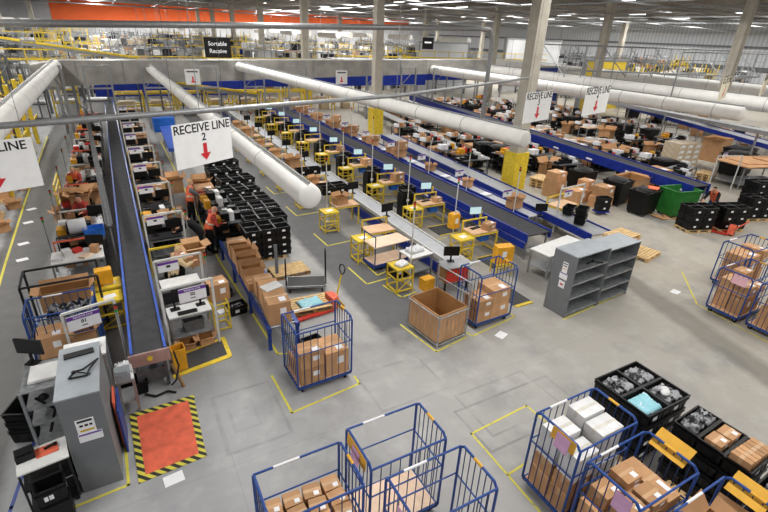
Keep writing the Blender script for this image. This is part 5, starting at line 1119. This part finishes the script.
stock(30.2, 31.4, 20, 46, 20, 'in third strip beyond big conveyor', .16, 'ceotTe')
stock(32.8, 35.0, 19, 46, 22, 'in fourth strip beyond big conveyor', .2, 'oetTeb')
stock(36.5, 38.5, 20, 40, 18, 'before far grey topped conveyor', .25, 'oeteb')
stock(44, 50, 16, 34, 30, 'beyond far grey topped conveyor', .3, 'coTeeb')

# ---------------------------------------------------------------- foreground cages
def tagcard(m, label, cat, x, y, z, w_, h_, rz, rx=0., name='card', ry=0.):
    o = link(name, MB().box(0,0,0,w_,.006,h_).mesh(name, m), None, (x,y,z)); o.rotation_euler = (rx, ry, rz); tag(o, label, cat)
put(roll_cage(1.3, .85, 1.75, 'bars', 'rails'), 'roll_cage', 'blue roll cage of small labelled cartons at the bottom frame edge', 'roll cage', (1.45, 4.38, 0), .0)
n = 0
for ix in range(4):
    for iy in range(3):
        put(carton_parts(.26, .24, .2), 'carton', 'small labelled carton in bottom edge cage, %s row from right, %s from camera' % (ORD[3-ix], ORD[iy]), 'box', (.99+.3*ix, 4.12+.26*iy, .92), rnd.uniform(-.15,.15))
put(carton_parts(1.15, .75, .68, False), 'carton', 'big carton below the small labelled ones in bottom edge cage', 'box', (1.45, 4.38, .22))
put(roll_cage(1.3, .85, 1.75, 'bars', 'rails', wood='ply_pale'), 'roll_cage', 'empty blue roll cage with pale plywood deck and yellow card', 'roll cage', (2.96, 4.56, 0), 0)
put(roll_cage(1.3, .83, 1.75, 'bars', 'rails'), 'roll_cage', 'empty blue roll cage nearest the camera at bottom centre', 'roll cage', (3.08, 3.5, 0), 0)
tagcard('card_yellow', 'yellow card at the left top of the plywood deck cage', 'card', 2.27, 4.55, 1.66, .62, .2, PI/2, .1)
tagcard('pink', 'lilac paper sheet over the yellow card on plywood deck cage', 'paper', 2.25, 4.55, 1.55, .24, .32, PI/2, .1, 'paper_sheet')
tagcard('pink', 'lilac paper sheet on the empty cage nearest the camera', 'paper', 2.39, 3.4, 1.5, .22, .3, PI/2, .0, 'paper_sheet')
put(roll_cage(1.35, .9, 1.75, 'bars', 'bars'), 'roll_cage', 'blue roll cage holding white boxes over brown cartons', 'roll cage', (5.98, 3.45, 0), 0)
for x, y, z, s, m_, lab in ((5.62,3.2,.22,(.55,.36,.4),'carton','lower left brown'),(5.62,3.62,.22,(.55,.4,.4),'carton','lower back brown'),(5.62,3.2,.63,(.5,.36,.26),'carton','middle left brown'),(5.62,3.62,.63,(.5,.38,.26),'carton','middle back brown'),(5.64,3.2,.9,(.48,.34,.5),'card_white','front left white'),(5.64,3.62,.9,(.5,.38,.58),'card_white','back left white'),(6.28,3.45,.22,(.55,.75,.7),'card_white','right lower white'),(6.28,3.3,.93,(.52,.36,.62),'card_white','right front white'),(6.28,3.68,.93,(.52,.34,.68),'card_white','right back white')):
    put(carton_parts(*s, True, m_), 'carton', lab+' box in the cage of white boxes', 'box', (x, y, z), .0)
tagcard('card_yellow', 'yellow card with lilac sheet on the cage of white boxes', 'card', 5.27, 3.3, 1.66, .46, .22, PI/2, .1)
tagcard('pink', 'lilac sheet hung on the cage of white boxes', 'paper', 5.25, 3.3, 1.6, .26, .28, PI/2, .1, 'paper_sheet')
put(roll_cage(1.35, .88, 1.7, 'rails', 'rails'), 'roll_cage', 'blue roll cage packed with brown cartons, big yellow card at right', 'roll cage', (5.95, 2.4, 0), 0)
for k, (x, y, z, s) in enumerate(((5.55,2.2,.22,(.5,.38,.75)),(5.55,2.6,.22,(.5,.38,.7)),(5.55,2.2,.98,(.42,.34,.3)),(5.58,2.6,.93,(.38,.3,.28)),(5.98,2.58,.22,(.34,.4,.95)),(6.0,2.2,.22,(.34,.36,.9)),(6.32,2.4,.22,(.3,.8,1.0)),(6.0,2.2,1.13,(.34,.34,.16)),(5.98,2.6,1.18,(.34,.32,.14)))):
    put(carton_parts(*s), 'carton', 'brown carton in the cage with the big yellow card, %s' % ('lower front left','lower back left','upper front left','upper back left','tall back middle','tall front middle','long right hand','flat front middle','flat back middle')[k], 'box', (x, y, z), 0)
tagcard('card_yellow', 'big yellow card on right end of the cage packed with cartons', 'card', 6.69, 2.42, 1.68, .56, .34, PI/2, .85)
tagcard('pink', 'lilac sheet on left end of the cage packed with cartons', 'paper', 5.25, 2.2, 1.5, .26, .3, PI/2, .1, 'paper_sheet')
put(roll_cage(1.2, .88, 1.7, 'bars', 'rails'), 'roll_cage', 'blue roll cage cut by the bottom right frame edge', 'roll cage', (6.3, 1.3, 0), 0)
put(open_carton_parts(.7, .6, .6), 'carton', 'open carton with papers in the cage at bottom right edge', 'box', (6.35, 1.35, .6), .1)
put(carton_parts(.75, .65, .36, False), 'carton', 'closed carton at the bottom of the cage at bottom right edge', 'box', (6.35, 1.35, .22), .0)
tagcard('card_yellow', 'yellow card on the cage at the bottom right frame edge', 'card', 6.93, 1.42, 1.66, .5, .34, PI/2, .85)
tagcard('paper', 'white papers in the open carton at the bottom right edge', 'paper', 6.3, 1.35, 1.1, .35, .3, .3, 1.2, 'paper_sheet')
# tote stacks filled with wrapped goods
BT = tote_sized(.62, .56, .3)
GD = [Part('wrapped_goods', wrapped_goods(.52, .46, s, .1), m_) for s, m_ in ((21,'plastic_wrap'),(22,'plastic_wrap'),(25,'plastic_wrap'),(24,'plastic_wrap'),(23,'teal_wrap'))]
pos = {(0,0):'front left', (1,0):'front right', (0,1):'back left', (1,1):'back right'}
put(PALLET1, 'pallet', 'pallet under the black totes of wrapped goods', 'pallet', (8.0, 3.75, 0), 0)
for ix in range(2):
    for iy in range(2):
        for z in range(4): put(BT, 'tote', 'black tote in the wrapped goods pile, %s stack, %s' % (pos[ix,iy], ('bottom','second','third','topmost')[z]), 'tote', (7.68+.64*ix, 3.45+.58*iy, .148+.302*z), 0)
        put(GD[ix*2+iy if (ix, iy) != (0,0) else 4], 'wrapped_goods', 'plastic wrapped goods in the %s topmost tote of the pile' % pos[ix,iy], 'parcel', (7.68+.64*ix, 3.45+.58*iy, 1.25), 0)
put(Part('bag', MB().ball((0,0,.03),.12,.08,.05).ball((.08,.04,.03),.09,.07,.05), 'card_white'), 'white_bag', 'small white bag beside the goods in front right topmost tote', 'bag', (8.3, 3.45, 1.3), .2)
put(PALLET1, 'pallet', 'pallet under the totes of dark parcels right of yellow card cage', 'pallet', (8.15, 2.25, 0), 0)
BT2 = tote_sized(.8, .4, .3)
for iy in range(3):
    for z in range(4): put(BT2, 'tote', 'wide black tote in the right hand pile, %s row, %s' % (('front','middle','back')[iy], ('bottom','second','third','topmost')[z]), 'tote', (8.1, 1.88+.42*iy, .148+.302*z), .05)
put(Part('wrapped_goods', wrapped_goods(.7, .32, 31, .14), 'plastic_wrap'), 'wrapped_goods', 'dark wrapped goods in the back topmost wide tote', 'parcel', (8.12, 2.72, 1.28), .05)
for k in range(2): put(carton_parts(.3, .26, .16), 'carton', 'small brown carton in the middle wide tote, %s one' % ('left', 'right')[k], 'box', (7.93+.34*k, 2.3, 1.22), .05)
for k in range(6): put(carton_parts(.1, .3, .22, False), 'carton', 'narrow brown carton in the front wide tote, %s from the left' % ORD[k], 'box', (7.82+.115*k, 1.88, 1.22), .05)
for z in range(4): put(BT, 'tote', 'black tote at the right bottom corner, %s of its stack' % ('bottom','second','third','topmost')[z], 'tote', (8.05, 1.3, .0+.302*z), .05)
put(GD[0], 'wrapped_goods', 'grey wrapped goods in the topmost tote at right bottom corner', 'parcel', (8.05, 1.3, 1.12), .05)
# cages at the right edge
put(roll_cage(1.5, .9, 1.5, 'rails', 'rails'), 'roll_cage', 'blue roll cage with pink sheet at the right frame edge', 'roll cage', (15.65, 5.55, 0), -.0)
put(roll_cage(1.5, .9, 1.5, 'rails', 'rails'), 'roll_cage', 'blue roll cage cut by the right frame edge, nearer one', 'roll cage', (15.7, 4.45, 0), 0)
put(roll_cage(1.5, .9, 1.6, 'rails', 'rails'), 'roll_cage', 'blue roll cage behind the one with pink sheet', 'roll cage', (17.7, 6.55, 0), 0)
for k, (x, y, z, s) in enumerate(((15.3,5.35,.22,(.5,.4,.55)),(15.3,5.35,.78,(.45,.4,.35)),(15.85,5.4,.22,(.5,.45,.8)),(15.4,5.8,.22,(.55,.38,.9)),(16.1,5.85,.22,(.5,.36,1.0)),(15.3,4.4,.22,(.5,.7,.6)),(15.3,4.4,.83,(.5,.6,.4)),(15.95,4.4,.22,(.6,.7,.9)),(17.5,6.55,.22,(.8,.7,1.0)),(18.2,6.55,.22,(.4,.7,1.1)))):
    put(carton_parts(*s), 'carton', 'brown carton in the right edge cages, '+('front lower left with pink sheet','front upper left with pink sheet','front right with pink sheet','back left with pink sheet','back right with pink sheet','lower left, nearer cage','upper left, nearer cage','right hand, nearer cage','left, rear cage','right, rear cage')[k], 'box', (x, y, z), .03)
tagcard('pinksheet', 'pink sheet on the blue roll cage at the right edge', 'paper', 14.88, 5.4, 1.35, .4, .32, PI/2, .2, 'paper_sheet')
put(carton_parts(.5,.4,.02,False), 'flat_carton', 'flat carton lying on deck of the pink sheet cage', 'box', (15.0,5.9,.23), 0) if 0 else None

# ---------------------------------------------------------------- background: cross conveyors, platforms, far stock
def cross_beam(x0, x1, y, z0, z1, label, m='beam_blue'):
    b = MB().b2(x0, x1, y, y+.3, z0, z1); lg = MB()
    for x in range(int(x0)+1, int(x1), 4): lg.b2(x-.08, x+.08, y+.05, y+.25, 0, z0)
    put([Part('panel', b, m), Part('legs', lg, 'steel')], 'blue_cross_conveyor', label, 'conveyor')
cross_beam(-1.3, 13., 51, 1.2, 2.5, 'dark blue cross conveyor panel at the far end of black belt')
cross_beam(13.2, 34, 51.2, 1.9, 3.2, 'dark blue cross conveyor panel behind the long duct and columns')
cross_beam(34.2, 48, 52, 2.4, 3.6, 'dark blue cross conveyor panel right of the middle columns')
for k in range(9):
    x = 1.2+k*2.5; f = MB()
    for xx in (-1.1, 1.1):
        for yy in (-.8, .8): f.beam((xx,yy,0), (xx,yy,2.0), .1)
    for z in (.9, 1.9): f.beam((-1.1,-.8,z), (1.1,-.8,z), .16); f.beam((-1.1,.8,z), (1.1,.8,z), .12)
    put([Part('frame', f, 'yellow'), Part('load', MB().box(-.2,0,1.0,1.2,1.0,.5).box(.5,0,.3,.8,.8,.6), 'wrapped')], 'yellow_rack', 'yellow loading rack in the row before the dark blue panel, %s from left' % nth(k), 'rack', (x, 47.8, 0), 0, 'yellow racks before the cross conveyor')
for k in range(5):
    x = -10+k*2.2; f = MB()
    for xx in (-.9, .9): f.beam((xx,0,0), (xx,0,3.2+.5*(k % 2)), .12)
    for z in (1.2, 2.2, 3.0): f.beam((-.9,0,z), (.9,0,z), .1)
    put([Part('frame', f, 'yellow' if k % 2 else 'steel_dark'), Part('load', MB().box(0,.5,.8,1.5,.9,1.2), 'card_white')], 'storage_rack', 'tall storage rack left of the belt end, %s from left' % nth(k), 'rack', (x, 46+k*.6, 0), 0)
# mezzanine decks with yellow rails
def platform(x0, x1, y0, y1, z, label, rail='yellow'):
    P = [Part('deck', MB().b2(x0, x1, y0, y1, z-.25, z), 'steel')]; r_ = MB(); l_ = MB()
    for zz in (.35, 1.1): r_.beam((x0,y0,z+zz), (x1,y0,z+zz), .14 if zz < 1 else .09)
    for k in range(int((x1-x0)/2.4)+1): r_.beam((x0+k*2.4,y0,z), (x0+k*2.4,y0,z+1.1), .07)
    for k in range(int((x1-x0)/5)+1): l_.beam((x0+k*5+.2,y0+.3,0), (x0+k*5+.2,y0+.3,z-.25), .2)
    P += [Part('railing', r_, rail), Part('legs', l_, 'steel_dark')]; put(P, 'steel_platform', label, 'platform')
platform(-2, 24, 58, 61, 3.2, 'steel platform with yellow railing just behind the grey rectangular duct')
platform(24.6, 60, 57, 60, 4.4, 'steel platform with yellow railing behind the columns on the right')
platform(5, 50, 72.2, 75.6, 4.6, 'farther steel platform with yellow railing in the middle background')
platform(-20, -3.5, 50, 53, 4.0, 'steel platform with yellow railing at the far left')
platform(-20, -4, 64, 68, 5.0, 'higher steel platform with yellow railing at the far left')
def incline(a, b, w_, label, side='steel', edge='yellow'):
    a, b = Vector(a), Vector(b); P = [Part('bed', MB().beam(a, b, w_, .25), side)]
    n_ = Vector((-(b-a).y, (b-a).x, 0)).normalized()*w_/2; P.append(Part('edges', MB().beam(a+n_+Vector((0,0,.2)), b+n_+Vector((0,0,.2)), .08, .14), edge)); P.append(Part('edges', MB().beam(a-n_+Vector((0,0,.2)), b-n_+Vector((0,0,.2)), .08, .14), edge)); l_ = MB(); k = 6
    for i in range(k+1): c = a+(b-a)*i/k; l_.beam((c.x,c.y,0), (c.x,c.y,c.z), .12)
    P.append(Part('legs', l_, 'steel_dark')); put(P, 'inclined_conveyor', label, 'conveyor')
incline((-9,58,5.6), (3,56.5,4.0), 1.2, 'yellow edged inclined conveyor descending behind the left duct')
incline((2,46.2,3.1), (12,46.5,1.6), .8, 'yellow edged inclined conveyor passing behind the RECEIVE LINE 2 duct')
incline((-14,44,3.6), (-3.4,47,2.4), .9, 'low yellow edged inclined conveyor at far left', edge='yellow')
incline((-16,40,5.0), (-5,39,4.6), 1.0, 'grey overhead conveyor crossing at far left', edge='steel_dark')
incline((-16,34,3.2), (-6,33.6,3.0), .9, 'grey low conveyor crossing at far left', edge='steel')
for k, (x, y, h_) in enumerate(((-7.2,31,6.3),(-6.4,33,6.1),(-7.8,36,6.2),(-5.6,38,5.2),(-8.8,40,6.0),(-9.6,44,6.2),(-6.8,46,5.6),(-3.0,40,4.6),(-2.2,44,4.4))):
    f = MB().beam((-.4,0,0), (-.4,0,h_), .14).beam((.4,0,0), (.4,0,h_), .14)
    for z in range(1, int(h_)): f.beam((-.4,0,z), (.4,0,z+.7), .06)
    put(Part('tower', f, 'steel' if k % 3 else 'steel_dark'), 'steel_support', 'lattice steel support among the far left conveyors, %s of nine' % nth(k), 'support', (x, y, 0), .3*k)
for k in range(14):
    x = -19+k*1.25; y = 47.5+(k*5 % 4)*.9; h_ = 4.2+(k*3 % 5)*.5
    if abs(x+3.4) < 1.6: continue
    f = MB().beam((-.45,0,0), (-.45,0,h_), .12).beam((.45,0,0), (.45,0,h_), .12).beam((-.45,0,h_),(.45,0,h_),.12).beam((-.45,0,h_-1.1),(.45,0,h_-1.1),.08).beam((-.45,0,1.),(.45,0,2.4),.06)
    put(Part('tower', f, ('yellow','steel_dark','steel')[k % 3]), 'steel_support', 'support frame at far left behind white duct, %s from left' % nth(k), 'support', (x, y, 0), .2)
for k in range(10):
    x = -1.5+k*3.7; f = MB()
    f.beam((0,0,0),(0,0,4.6),.12).beam((1.6,0,0),(1.6,0,4.6),.12).beam((0,0,3.0),(1.6,0,3.0),.1).beam((0,0,4.5),(1.6,0,4.5),.1).beam((0,0,3.),(1.6,0,4.5),.05)
    if min(abs(x-18.3), abs(x+1.6-18.3)) > .8: put(Part('frame', f, 'steel'), 'steel_support', 'steel hanger frame before the supply duct, %s from left' % nth(k), 'support', (x, 40.9, 0), 0)
P = [Part('chute', MB().beam((2.7,34.5,1.2),(2.65,29.5,.8),.7,.2), 'blue_side'), Part('head', MB().box(2.7,35.4,1.3,1.3,1.2,.9), 'crate_blue', 'bright blue head box'), Part('legs', MB().beam((2.5,30,0),(2.5,30,.8),.1).beam((2.5,34,0),(2.5,34,1.1),.1), 'steel')]
put(P, 'blue_chute', 'pale blue chute with bright blue head left of RECEIVE LINE 2 sign', 'chute')
# far rows of stock, ducts and columns beyond the platforms
for i in range(6):
    y = 64+i*9
    for j in range(4):
        x0 = -16+j*22+(i % 2)*6; duct_x = x0
        put([Part('fabric_sleeve', MB().tube((x0,y,7.0), (x0+.5,y+8,7.0), .42, 14), 'duct'), Part('hanger_rods', MB().beam((x0,y+.5,7.4),(x0,y+.5,HZ),.03).beam((x0+.45,y+7.5,7.4),(x0+.45,y+7.5,HZ),.03), 'steel')], 'far_air_duct', 'far white air duct, %s row back, %s from the left' % (nth(i), nth(j)), 'duct', group='far white ducts')
cols = [('card_white','pale'), ('wrapped','beige'), ('steel','grey'), ('steel_dark','dark'), ('white_metal','white'), ('carton','brown'), ('yellow','yellow'), ('beam_blue','blue')]
def far_rack(c, hh, seed):
    r = random.Random(seed); f = MB()
    for k in range(6):
        x = -2.1+.84*k; f.beam((x,-.62,0),(x,-.62,hh+.5*(k % 2)),.08)
        if k < 5: f.beam((x,-.62,hh-1.2),(x+.84,-.62,hh-.2),.05)
    for z in (1.,2.,3.,4.,5.,6.,7.):
        if z < hh+.2: f.beam((-2.1,-.64,z),(2.1,-.64,z),.09)
    P = [Part('rack_frame', f, ('yellow','steel','steel','steel_dark','galv')[seed % 5])]
    for z in (0.1,1.1,2.1,3.1,4.1,5.1):
        if z < hh-.6:
            x = -2.0
            while x < 1.6:
                w_ = r.uniform(.3,1.3); P.append(Part('load', MB().box(x+w_/2, 0, z+.35, w_*.9, 1.0, r.uniform(.25,.85)), r.choice((c,'card_white','card_white','steel_dark','steel_dark','black','white_metal','steel','steel','galv','wrapped','carton','darkrail')))); x += w_*r.choice((1,1,1.5))
    return P
FT = [[far_rack(c, hh, k*7+n_) for n_, hh in enumerate((4.8, 5.8, 6.4))] for k, (c, _) in enumerate(cols)]
q = 0
for i in range(8):
    y = 63+i*7.2
    for j in range(12+i):
        x = -18+j*(5.0+i*.35)+r2.uniform(-.3,.3)
        if x > 74: continue
        c = r2.choice((0,0,1,2,2,3,4,4,5,6,7)); q += 1
        if 5.5 < abs((y-50.5) % 16.1) or min(abs(x-18.3), abs(x-43.6), abs(x-68), abs(x+9)) > 2.6: put(FT[c][(i+j) % 3], 'storage_rack', 'far %s loaded rack, %s row back, %s from the left' % (cols[c][1], nth(i), nth(j)), 'rack', (x, y, 0), 0, 'far loaded racks')
for i in range(4):
    for j in range(6):
        x = 57.5+j*4.4+i*.3; y = 36.5+i*4.8
        if x > 79 or min(abs(x-43.6), abs(x-68)) < 2.8: continue
        c = r2.choice((0,0,0,2,4,4,3,6)); put(FT[c][(i+j) % 2+1 if i > 1 else 0], 'storage_rack', 'right hand %s loaded rack, %s row back, %s from the left' % (cols[c][1], nth(i), nth(j)), 'rack', (x, y, 0), .0, 'right hand loaded racks')
for i in range(3):
    for j in range(5):
        x = -19.5+j*4.6; y = (36.5,42.2,48.9)[i]
        if x > -7.5: continue
        c = r2.choice((0,2,3,3,5)); put(FT[c][0], 'storage_rack', 'far left %s loaded rack, %s row back, %s from the left' % (cols[c][1], nth(i), nth(j)), 'rack', (x, y, 0), 0, 'far left loaded racks')
for i in range(3):
    for j in range(2):
        x = -8.4-j*4.6; y = 19.+i*4.5
        put(FT[(5,3,0,2)[(i+j) % 4]][0], 'storage_rack', 'loaded rack beyond the left aisle, %s bay from the near end, %s row' % (nth(i), nth(j)), 'rack', (x, y, 0), PI/2, 'loaded racks beyond left aisle')
for k, (x, y, z, w_, h_, c) in enumerate(((52,40,0,9,5.6,'yellow'),(47,44,0,5,4.6,'beam_blue'),(62,36,0,10,4.5,'wall_white'),(60,60,0,14,7.5,'wall_white'),(44,62,0,10,6.6,'wall_white'))):
    put([Part('panels', MB().box(0,0,h_/2,w_,.4,h_), c), Part('frame', MB().box(-w_/2,0,h_/2,.3,.5,h_).box(w_/2,0,h_/2,.3,.5,h_).box(0,0,h_,w_+.3,.5,.25), 'steel')], 'partition_wall', ('yellow machine enclosure at upper right','blue enclosure left of the yellow one at upper right','white partition at right edge background','white high partition before the corrugated wall','white partition behind the right hand platform')[k], 'partition', (x, y, 0), .15)

# ---------------------------------------------------------------- people
person('person', 'person in orange vest and black trousers reaching to cartons, beside yellow line', (1.98,19.4,0), -1.45, pose(1.8, .15, (-.05,.22,-.2), (.05,.26,.02), (.05,.22,-.2), (-.05,.26,.02), .12), ('cloth_grey','cloth_black'), hair='hair_blond', sleeves=False)
person('person', 'bald person in orange vest bending over a small black tote they hold', (2.12,16.2,0), -1.5, pose(1.74, .42, (-.06,.08,-.28), (.06,.24,.02), (.06,.08,-.28), (-.06,.24,.02), .1), ('cloth_red','cloth_black'), hair='skin')
put(tote_sized(.5,.34,.26), 'tote', 'small black tote held by the bald person in orange vest', 'tote', (2.6, 16.2, .86), PI/2)
person('person', 'blond person in black jacket leaning left over the open carton', (1.85,16.1,0), 1.15, pose(1.74, .75, (-.05,.2,-.2), (.05,.24,-.1), (.05,.2,-.2), (-.05,.24,-.1), .2), ('cloth_black','cloth_black'), vest=False, hair='hair_blond')
person('person', 'person in beige shirt bending towards a carton at the second right station', (.62,13.15,0), -1.3, pose(1.72, .35, (-.05,.18,-.2), (.05,.22,.05), (.05,.18,-.2), (-.05,.22,.05), .1), ('cloth_beige','cloth_black'), vest=False, hair='hair_blond')
person('person', 'person in orange vest behind open cartons at the far left tables', (-2.0,23.7,0), 2.9, pose(1.72, .35, (-.08,.15,-.22), (.05,.22,0), (.08,.15,-.22), (-.05,.22,0), .1), ('cloth_red','cloth_black'), hair='hair_blond')
person('person', 'dark haired person in red top between left tables and cartons', (-1.6,19.5,0), 2.6, pose(1.7, .35, (-.08,.15,-.22), (.05,.22,0), (.08,.15,-.22), (-.05,.22,0), .1), ('cloth_red','cloth_black'), vest=False, hair='hair_dark')
person('person', 'person in dark clothes leaning on the black belt beside a right station', (.75,23.3,0), 1.2, pose(1.7, .4, (-.06,.16,-.2), (.0,.24,0), (.06,.16,-.2), (0,.24,0), .1), ('cloth_black','cloth_black'), vest=False, hair='hair_dark')
person('person', 'person in orange vest and jeans bending over the black totes at right', (23.95,10.9,0), 1.75, pose(1.8, .75, (-.05,.2,-.2), (.0,.2,-.12), (.05,.2,-.2), (0,.2,-.12), .2), ('cloth_black','denim'), hair='hair_dark')
put(open_carton_parts(.55,.5,.6,.5,(.3,.5,.2,.3)), 'carton', 'open brown carton with spread flaps before the person in black jacket', 'box', (1.4, 14.5, .5), .1)
put(CARTON1[5], 'carton', 'carton on the aisle side of the fourth right station', 'box', (1.5,21.5,.9), .1) if 0 else put(open_carton_parts(.6,.6,.6), 'carton', 'orange brown open carton standing out at the aisle side, left of sign', 'box', (1.75, 22.2, .55), .1)
tt = [o for o in COL.objects if o.parent is None and o.get('category') == 'tote']
tt.sort(key=lambda o: (Vector(o.location)-Vector((0,0,CAMZ))).length)
if len(tt) > 295:
    bm = bmesh.new()
    for o in tt[295:]:
        if o.type == 'MESH': t_ = o.data.copy(); t_.transform(Matrix.Translation(o.location) @ o.rotation_euler.to_matrix().to_4x4()); bm.from_mesh(t_)
        for c_ in list(o.children): bpy.data.objects.remove(c_)
        bpy.data.objects.remove(o)
    me = bpy.data.meshes.new('distant_totes'); bm.to_mesh(me); bm.free(); [me.materials.append(M(k_)) for k_ in ('tote','tote_in','paper')]
    tag(link('distant_totes', me), 'mass of small black totes standing far back between the conveyors', 'totes', None, 'stuff')
print('objects', len(bpy.data.objects))
